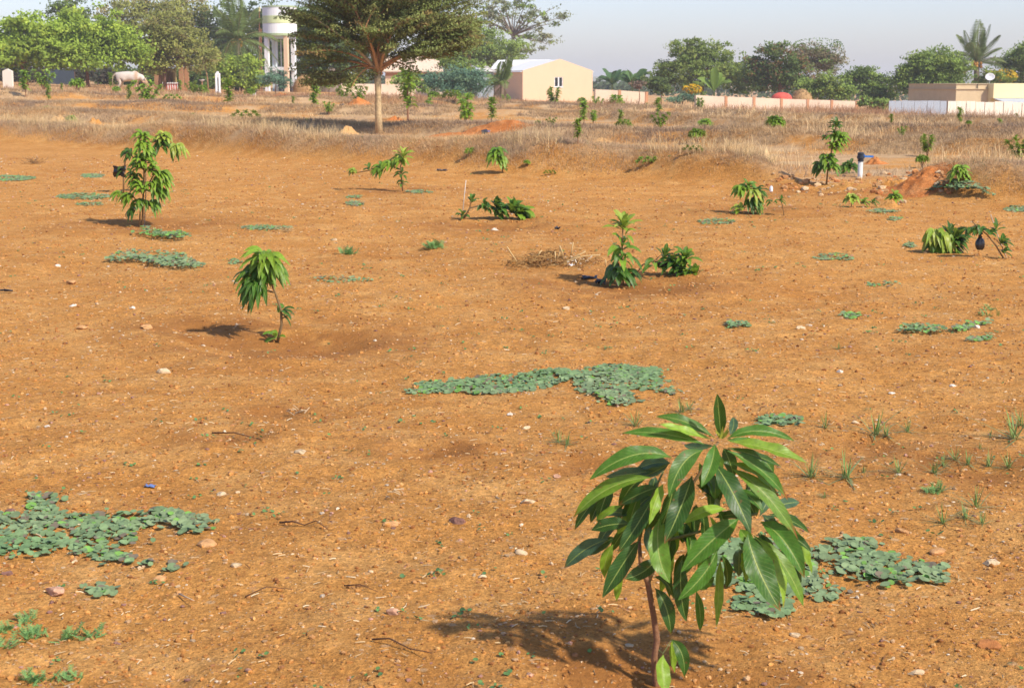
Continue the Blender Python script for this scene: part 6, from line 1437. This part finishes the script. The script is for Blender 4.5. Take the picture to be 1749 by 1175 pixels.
def yellow_building():
    Y = 126; cpx = 1692; g = base(cpx, Y); f = oriented((g[0], Y, g[2] - .2), R(14)); s = Y / FPX
    zz = lambda y: at(cpx, y, Y)[2] - g[2] + .2
    root = thing('flat_roof_building', 'flat-roofed yellow building with a shaded tan side behind the white fence', 'building', g)
    p = P(); slab(p, f, 0, 7, 0, 9, 0, zz(168)); slab(p, f, 0, 7, -.5, 9, zz(168) + .004, zz(143)); p.obj('wall', MT['yellow'], root, g)
    p = P(); a = [f(0.05, -.51, zz(168.5)), f(7, -.51, zz(168.5)), f(7, -2.2, zz(178)), f(.6, -2.2, zz(178))]; b = [v - [0, 0, .05] for v in a]
    p.add(a + b, np.array([(3, 2, 1, 0), (4, 5, 6, 7), (0, 1, 5, 4), (1, 2, 6, 5), (2, 3, 7, 6), (3, 0, 4, 7)])); p.obj('awning', MT['tin'], root, g)
    # left side, set back as a wing; its shade is painted in as tan
    p = P(); slab(p, f, -2.75, -.01, .3, 8, 0, zz(153)); slab(p, f, -2.72, -.01, .35, 8, zz(153) + .05, zz(144.5)); p.obj('shaded_side', MT['tan'], root, g)
    p = P(); slab(p, f, -2.85, -.012, .2, 8.1, zz(153) + .002, zz(153) + .048); slab(p, f, -2.8, -.01, .28, 8.05, zz(144.5) + .002, zz(143.5)); p.obj('ledge', MT['tan'], root, g)
    p = P(); q = f(-.95, .26, 0); tube(p, [q + [0, 0, zz(152.2)], q + [0, 0, zz(144)]], .035, 6); p.obj('drain_pipe', MT['dark'], root, g)
    c = f(.25, .6, zz(143)); d = thing('satellite_dish', 'white satellite dish on a short mast at the roof corner of the yellow building', 'satellite dish', c)
    p = P(); tube(p, [c, c + [0, 0, .22]], .025, 8); p.obj('mast', MT['tin'], d, c)
    p = P(); n, m = 24, 6; ax = norm([-.25, -.85, .35]); u = norm(np.cross(ax, [0, 0, 1])); v = np.cross(ax, u); cc = c + [0, -.08, .48]; R0 = 7.3 * s; V = []
    for side in (0, 1):
        for i in range(m + 1):
            for j in range(n):
                r = R0 * i / m; t = 2 * math.pi * j / n; V.append(cc + (u * math.cos(t) * 1.08 + v * math.sin(t) * .9) * r + ax * (.28 * r * r / R0 - .015 * side))
    k = (m + 1) * n; F = [(i * n + j, i * n + (j + 1) % n, (i + 1) * n + (j + 1) % n, (i + 1) * n + j) for i in range(m) for j in range(n)]; F2 = [(a[3] + k, a[2] + k, a[1] + k, a[0] + k) for a in F]; rim = [(m * n + j, m * n + (j + 1) % n, k + m * n + (j + 1) % n, k + m * n + j) for j in range(n)]
    p.add(V, np.array(F + F2 + rim)); p.obj('dish', MT['white'], d, c, True)
    p = P(); tip = cc + ax * R0 * .9; tube(p, [cc - v * R0 * .85 + ax * .2 * R0, tip], .012, 5); box(p, tip - [0, 0, .03], (.06, .06, .07)); p.obj('feed_arm', MT['tin'], d, c)
yellow_building()
def tower():
    Y = 150; s = Y / FPX; cpx = 480; g = base(cpx, Y); z0 = g[2] - .2; z = lambda y: at(cpx, y, Y)[2]
    root = thing('water_tower', 'round white water tower with a yellow-green band on pale square columns', 'water tower', g)
    c = np.array([g[0], Y, 0]); yaw = R(-13); hw = 20.5 * s; f = oriented(c, yaw)
    p = P(); Rr = 28.5 * s; lathe(p, c, [(0, z(62)), (Rr, z(62)), (Rr, z(14)), (Rr * .97, z(14)), (0, z(12))], 40); p.obj('tank', MT['white'], root, g)
    p = P(); lathe(p, c, [(Rr * 1.012, z(41)), (Rr * 1.02, z(40.6)), (Rr * 1.02, z(28.2)), (Rr * 1.012, z(28))], 40); p.obj('painted_band', MT['palegreen'], root, g)
    p = P()
    for (a, b, k) in ((62, 58, 1.035), (13.5, 11, 1.03)): lathe(p, c, [(Rr * .9, z(a)), (Rr * k, z(a)), (Rr * k, z(b)), (Rr * .9, z(b))], 40)
    p.obj('rim', MT['greenband'], root, g)
    for i, (sx, sy) in enumerate(((-1, -1), (1, -1), (1, 1), (-1, 1))):
        p = P(); t = 3.4 * s; slab(p, f, sx * (hw - t) - t, sx * (hw - t) + t, sy * (hw - t) - t, sy * (hw - t) + t, z0, z(62.3)); p.obj('column', MT['cream' if (sx, sy) == (1, -1) else ('bluewhite' if sx < 0 and sy > 0 else 'white')], root, g)  # front right column coloured cream to imitate its sunlit face
    e = hw - 6.9 * s
    for (ya, yb) in ((67, 62.6), (121, 115)):
        p = P(); slab(p, f, -e, e, -hw + .02, -hw + .3, z(ya), z(yb)); slab(p, f, -e, e, hw - .3, hw - .02, z(ya), z(yb)); slab(p, f, -hw + .02, -hw + .3, -e, e, z(ya), z(yb)); slab(p, f, hw - .3, hw - .02, -e, e, z(ya), z(yb)); p.obj('beam', MT['bluewhite' if ya < 100 else 'white'], root, g)
    for dx in (-7.5, -2.5, 4): 
        p = P(); q = f(dx * s, -hw * .35, 0); tube(p, [[q[0], q[1], z0], [q[0], q[1], z(62.5)]], .9 * s, 8); p.obj('pipe', MT['pvc'], root, g)
    p = P(); slab(p, f, 4.5 * s, 10 * s, hw * .55, hw * .62, z(117), z(90)); p.obj('panel', MT['pink'], root, g)
    p = P(); slab(p, f, -hw * 1.02, hw * .5, hw + .1, hw + .15, z0, z(120)); p.obj('shade_backing', MT['bluetin'], root, g)  # dark sheet added behind the lower opening to stand for its shade
tower()
def pole():
    Y = 146; s = Y / FPX; g = base(445, Y); root = thing('utility_pole', 'rusty lattice pole with guy wires left of the water tower', 'pole', g)
    p = P(); t = at(443, 26, Y)
    for dx in (-1.2, 1.6): tube(p, [g + [dx * s * 1.3, 0, -.1], at(444 + dx, 50, Y)], .05, 6)
    tube(p, [at(443, 60, Y), at(443, 14, Y)], .035, 6)
    for k in range(14):
        y0 = 56 + k * 6; tube(p, [at(443 + (k % 2) * 2.8 - .4, y0, Y), at(445.8 - (k % 2) * 2.8 - .4, y0 + 6, Y)], .02, 4)
    p.obj('mast', MT['rust'], root, g)
    p = P(); box(p, at(443, 20, Y), (.18, .18, .35)); p.obj('lamp_box', MT['yellow'], root, g)
    p = P()
    for (x, dy) in ((434, -1.5), (439, 1.2), (450, 1.5)): b = base(x, Y + dy); tube(p, [at(444, 52, Y), b], .018, 4)
    p.obj('guy_wire', MT['cable'], root, g)
    w = P()
    for (y0, y1) in ((44, 43), (51, 50)):
        a, b = at(-200, y0 + 8, 150), at(443, y1, Y); q = bez(a, (a + b) / 2 - [0, 0, .5], b, 16); tube(w, q, .014, 4)
    tag(w.obj('power_line', MT['cable'], None, at(443, 44, Y)), 'two thin overhead wires reaching the rusty pole from the left', 'wires')
pole()
def dome(name, label, cat, px, Y, wpx, top, mat, pw=2.2, opening=False):
    g = base(px, Y); s = Y / FPX; H = at(px, top, Y)[2] - g[2]; Rr = wpx * s / 2; n, k = 32, 14; V = []
    for i in range(k + 1):
        t = i / k
        for j in range(n):
            a = 2 * math.pi * j / n; r = Rr * (1 - t ** pw) ** (1 / 1.6) * (1 + .10 * vnoise(np.array([j * .5]), np.array([i * .4]), int(px))[0]); V.append(g + [r * math.cos(a), r * math.sin(a), -.15 + (H + .15) * t])
    F = [(i * n + j, i * n + (j + 1) % n, (i + 1) * n + (j + 1) % n, (i + 1) * n + j) for i in range(k) for j in range(n)]
    p = P(); p.add(V, np.array(F)); st = P()
    root = thing(name, label, cat, g); p.obj('mound', MT[mat], root, g, True)
    for q in range(520):
        i = random.randint(0, k - 1); j = random.randint(0, n - 1); a = V[i * n + j]; b = V[(i + 1) * n + (j + random.choice((0, 1))) % n]; o = norm((a - g) * [1, 1, 0]) * random.uniform(.02, .1)
        u, v = random.random() * .5, .5 + random.random() * .6; c0, c1 = a + (b - a) * u + o, a + (b - a) * v + o + [random.gauss(0, .1), random.gauss(0, .1), 0]; w = np.array([.025, 0, .01])
        st.add([c0 - w, c0 + w, c1 + w, c1 - w], np.array([(0, 1, 2, 3)]), np.array([.42, .27, .12] if mat == 'hay' else [.22, .16, .12]) * random.uniform(.6, 1.3))
    st.obj('loose_straw', MT['straw'], root, g)
dome('haystack', 'rounded tan haystack right of the water tower', 'haystack', 520, 150, 40, 128, 'hay', 2.4)
dome('thatched_hut', 'low grey-brown thatched hut behind the small fresh green bush', 'hut', 566, 156, 58, 116, 'thatch', 1.5)
dome('haystack', 'brown haystack right of the red canopy behind the wall', 'haystack', 1370, 134, 44, 152, 'hay', 2.2)
def canopy():
    Y = 133; g = base(1335, Y); s = Y / FPX; root = thing('canopy', 'red cloth canopy showing above the pilastered wall', 'canopy', g); c = at(1335, 158, Y); n, k = 28, 8; V = []
    for side in (0, 1):
        for i in range(k + 1):
            t = i / k
            for j in range(n): a = 2 * math.pi * j / n; r = 17.5 * s * math.sin(t * math.pi / 2) * (1 + .03 * math.cos(a * 7)); V.append(c + [r * math.cos(a) + .2 * t * 0, r * math.sin(a), -11 * s * (1 - math.cos(t * math.pi / 2)) - .02 * side])
    m = (k + 1) * n; F = [(i * n + j, (i + 1) * n + j, (i + 1) * n + (j + 1) % n, i * n + (j + 1) % n) for i in range(k) for j in range(n)]
    p = P(); p.add(V, np.array(F + [(a[3] + m, a[2] + m, a[1] + m, a[0] + m) for a in F])); p.obj('cloth', MT['red'], root, g, True)
    p = P(); tube(p, [g - [0, 0, .1], c], .04, 8); p.obj('pole', MT['tin'], root, g)
canopy()
# boundary stone, white post, small basin post
Y = 108; s = Y / FPX; g = base(14, Y); p = P(); f = oriented(g - [0, 0, .2], R(-4)); w = 8 * s; h1, h2 = at(14, 122, Y)[2] - g[2] + .2, at(14, 118, Y)[2] - g[2] + .2
V = [f(x, y, z) for y in (-.14, .14) for (x, z) in ((-w, 0), (w, 0), (w, h1), (0, h2), (-w, h1))]
p.add(V, [np.array([(0, 1, 2, 4), (6, 5, 9, 7), (0, 5, 6, 1), (1, 6, 7, 2), (2, 7, 8, 3), (3, 8, 9, 4), (4, 9, 5, 0)]), np.array([(2, 3, 4), (7, 9, 8)])])
tag(p.obj('boundary_stone', MT['whitetin'], None, g), 'white slab-like boundary stone with a gabled top at the left edge', 'marker')
Y = 122; s = Y / FPX; g = base(372, Y); root = thing('marker_post', 'tall square white post with a dark recessed groove', 'post', g); H = at(372, 122, Y)[2] - g[2]; f = oriented(g - [0, 0, .15], R(14)); w = 4.2 * s
p = P(); slab(p, f, -w, -w * .25, -w, w, 0, H); slab(p, f, w * .25, w, -w, w, 0, H); slab(p, f, -w * .25, w * .25, -w * .5, w, 0, H); slab(p, f, -w * .5, w * .5, -w * .5, w * .5, H + .004, H + .12); p.obj('shaft', MT['white'], root, g)
p = P(); slab(p, f, -w * .2, w * .2, -w * .56, -w * .51, .1, H * .8); p.obj('groove', MT['bluetin'], root, g)
g = base(345, 124); root = thing('basin_stand', 'small white basin on a thin brown stand right of the shrine', 'basin', g); s = 124 / FPX; H = at(345, 140, 124)[2] - g[2]
p = P(); lathe(p, g, [(.05, -.1), (.05, H), (0, H)], 8); p.obj('stand', MT['brick'], root, g); p = P(); lathe(p, g + [0, 0, H + .002], [(.05, 0), (.22, .12), (.24, .16), (.18, .14), (0, .08)], 16); p.obj('bowl', MT['white'], root, g, True)
def shrine():
    Y = 133; s = Y / FPX; g = base(292, Y); z = lambda y: at(292, y, Y)[2]; X = lambda px: at(px, 140, Y)[0]
    root = thing('shrine', 'small open shrine with brown pillars, flat blue roof and a striped base', 'shrine', g)
    for px in (268, 310):
        for dy in (0, 2.2):
            p = P(); box(p, (X(px), Y + dy, g[2] - .1), (7 * s, 7 * s, z(108.3) - g[2] + .1)); box(p, (X(px), Y + dy, z(108.3) + .003), (9 * s, 9 * s, .1)); p.obj('pillar', MT['brick'], root, g)
    p = P(); box(p, (X(290), Y + 1.1, z(106)), (56 * s, 3.2, 4 * s)); p.obj('roof', MT['bluecloth'], root, g)
    p = P(); box(p, (X(291), Y + .6, g[2] - .1), (30 * s, 1.3, z(143.5) - g[2] + .1)); p.obj('plinth', MT['red'], root, g)
    p = P()
    for k in range(7): box(p, (X(279 + k * 4), Y - .06, g[2] - .05), (1.8 * s, .012, z(144) - g[2])); box(p, (X(279 + k * 4), Y - .06, z(143.4) + .003), (2.2 * s, .2, .1))
    p.obj('white_stripe', MT['white'], root, g)
    # arched niche with a small seated stone figure
    n = 14; A = []; c = np.array([X(286), Y + .9, z(128)]); ro, ri = 10.5 * s, 7.6 * s; p = P(); V = []
    arc = [(-1, -14.5 * s)] + [None]
    out = [(-ro, z(143.3) - c[2])] + [(-ro * math.cos(math.pi * k / n), ro * math.sin(math.pi * k / n)) for k in range(n + 1)] + [(ro, z(143.3) - c[2])]
    inn = [(-ri, z(143.3) - c[2])] + [(-ri * math.cos(math.pi * k / n), ri * math.sin(math.pi * k / n)) for k in range(n + 1)] + [(ri, z(143.3) - c[2])]
    m = len(out)
    for dy in (-.35, .35): V += [c + [x, dy, zz] for x, zz in out] + [c + [x, dy, zz] for x, zz in inn]
    F = []
    for k in range(m - 1): F += [(k, k + 1, m + k + 1, m + k), (2 * m + k + 1, 2 * m + k, 3 * m + k, 3 * m + k + 1), (k + 1, k, 2 * m + k, 2 * m + k + 1), (m + k, m + k + 1, 3 * m + k + 1, 3 * m + k)]
    p.add(V, np.array(F)); p.obj('niche_arch', MT['ochre'], root, g)
    p = P(); box(p, c + [0, .37, z(143.3) - c[2]], (2 * ro * .96, .06, ro * .9 - (z(143.3) - c[2]))); p.obj('niche_back', MT['ochre'], root, g)
    p = P(); lathe(p, c + [0, .0, z(143.4) - c[2] + .004], [(.19, 0), (.2, .08), (.13, .2), (.11, .34), (.14, .4), (.06, .46), (.085, .52), (.08, .6), (0, .65)], 14); p.obj('idol', MT['thatch'], root, g, True)
shrine()

# ------------------------------------------------------------------ the cow
def cow():
    Y = 104; s = Y / FPX; g = base(222, Y); o = g.copy()
    k = 50 * s / 2.0       # scale so that the body spans the picture width
    J = [(-.92, 0, 1.16), (-.70, 0, 1.22), (-.30, 0, 1.12), (.15, 0, 1.12), (.50, 0, 1.22), (.78, 0, 1.08), (1.00, 0, .84), (1.18, 0, .62), (1.33, 0, .44)]
    Rj = [.24, .31, .37, .37, .34, .22, .15, .145, .085]
    E = [(i, i + 1) for i in range(8)]
    def leg(root_i, pts, rad):
        last = root_i
        for q, r in zip(pts, rad): J.append(q); Rj.append(r); E.append((last, len(J) - 1)); last = len(J) - 1
    for sg in (-1, 1):
        leg(1, [(-.72, .17 * sg, .92), (-.58, .18 * sg, .68), (-.78, .17 * sg, .42), (-.74, .17 * sg, .06)], [.20, .12, .065, .06])
        leg(4, [(.46, .16 * sg, .86), (.46, .17 * sg, .62), (.49, .17 * sg, .36), (.48, .17 * sg, .05)], [.17, .10, .065, .06])
    me = bpy.data.meshes.new('cow'); me.from_pydata([(x * k, y * k, z * k) for x, y, z in J], E, [])
    ob = bpy.data.objects.new('cow_cage', me); C.objects.link(ob)
    ob.modifiers.new('s', 'SKIN'); sd = ob.modifiers.new('u', 'SUBSURF'); sd.levels = 2
    for i, v in enumerate(me.skin_vertices[0].data): v.radius = (Rj[i] * k * .92, Rj[i] * k)
    me.skin_vertices[0].data[1].use_root = True
    dg = bpy.context.evaluated_depsgraph_get(); ev = ob.evaluated_get(dg); m2 = bpy.data.meshes.new_from_object(ev)
    bpy.data.objects.remove(ob)
    n = len(m2.vertices); co = np.zeros(n * 3); m2.vertices.foreach_get('co', co); co = co.reshape(-1, 3) / k
    white, tanc = np.array([.62, .54, .44]), np.array([.40, .23, .11])
    hump = np.exp(-(((co[:, 0] - .42) / .16) ** 2)) * (co[:, 2] > 1.3); co[:, 2] += .14 * hump
    band = np.exp(-(((co[:, 0] - .52) / .12) ** 4)); head = sstep(1.0, 1.15, co[:, 0]); low = sstep(.5, .3, co[:, 2]) * .3
    f = np.clip(np.maximum(np.maximum(band * .75, head * .9), low), 0, 1)[:, None]; c = white * (1 - f) + tanc * f
    m2.vertices.foreach_set('co', (co * k).ravel())
    a = m2.attributes.new('Col', 'FLOAT_COLOR', 'POINT'); a.data.foreach_set('color', np.concatenate([c, np.ones((n, 1))], 1).astype(np.float32).ravel())
    m2.materials.clear(); m2.materials.append(MT['hide']); m2.polygons.foreach_set('use_smooth', np.ones(len(m2.polygons), bool))
    root = thing('cow', 'white cow with a tan shoulder and brown head grazing at the field edge', 'cow', g, rz=R(-6))
    bo = bpy.data.objects.new('body', m2); C.objects.link(bo); bo.parent = root
    p = P()
    for sg in (-1, 1): tube(p, np.array([(1.08, .09 * sg, .82), (1.06, .17 * sg, .95), (1.1, .2 * sg, 1.08)]) * k, np.array([.035, .025, .006]) * k, 7, (.3, .26, .2))
    p.obj('horns', MT['hide'], root, smooth=True)
    p = P()
    for sg in (-1, 1): leaf(p, np.array((1.08, .12 * sg, .78)) * k, np.array((1.04, .24 * sg, .80)) * k, np.array((1.0, .32 * sg, .72)) * k, .13 * k, (.6, -.3, .6), (.42, .25, .14), 6, 4)
    p.obj('ears', MT['hide'], root, smooth=True)
    p = P(); tube(p, np.array([(-1.0, 0, 1.28), (-1.2, .02, 1.1), (-1.22, .03, .75), (-1.2, .02, .5)]) * k, np.array([.05, .035, .028, .05]) * k, 7, (.5, .38, .26)); p.obj('tail', MT['hide'], root, smooth=True)
cow()

# ------------------------------------------------------------------ hazy air
p = P(); box(p, (0, 3000, -8), (14000, 14000, 38))
MT['haze'] = bpy.data.materials.new('haze_air'); MT['haze'].use_nodes = True
hn = MT['haze'].node_tree.nodes; hn.remove(hn['Principled BSDF'])
pv = hn.new('ShaderNodeVolumePrincipled'); pv.inputs['Color'].default_value = (1, .97, .92, 1); pv.inputs['Density'].default_value = .0005
MT['haze'].node_tree.links.new(pv.outputs[0], hn['Material Output'].inputs['Volume'])
tag(p.obj('haze', MT['haze']), 'thin pale haze in the air over the field', 'haze', None, 'stuff')
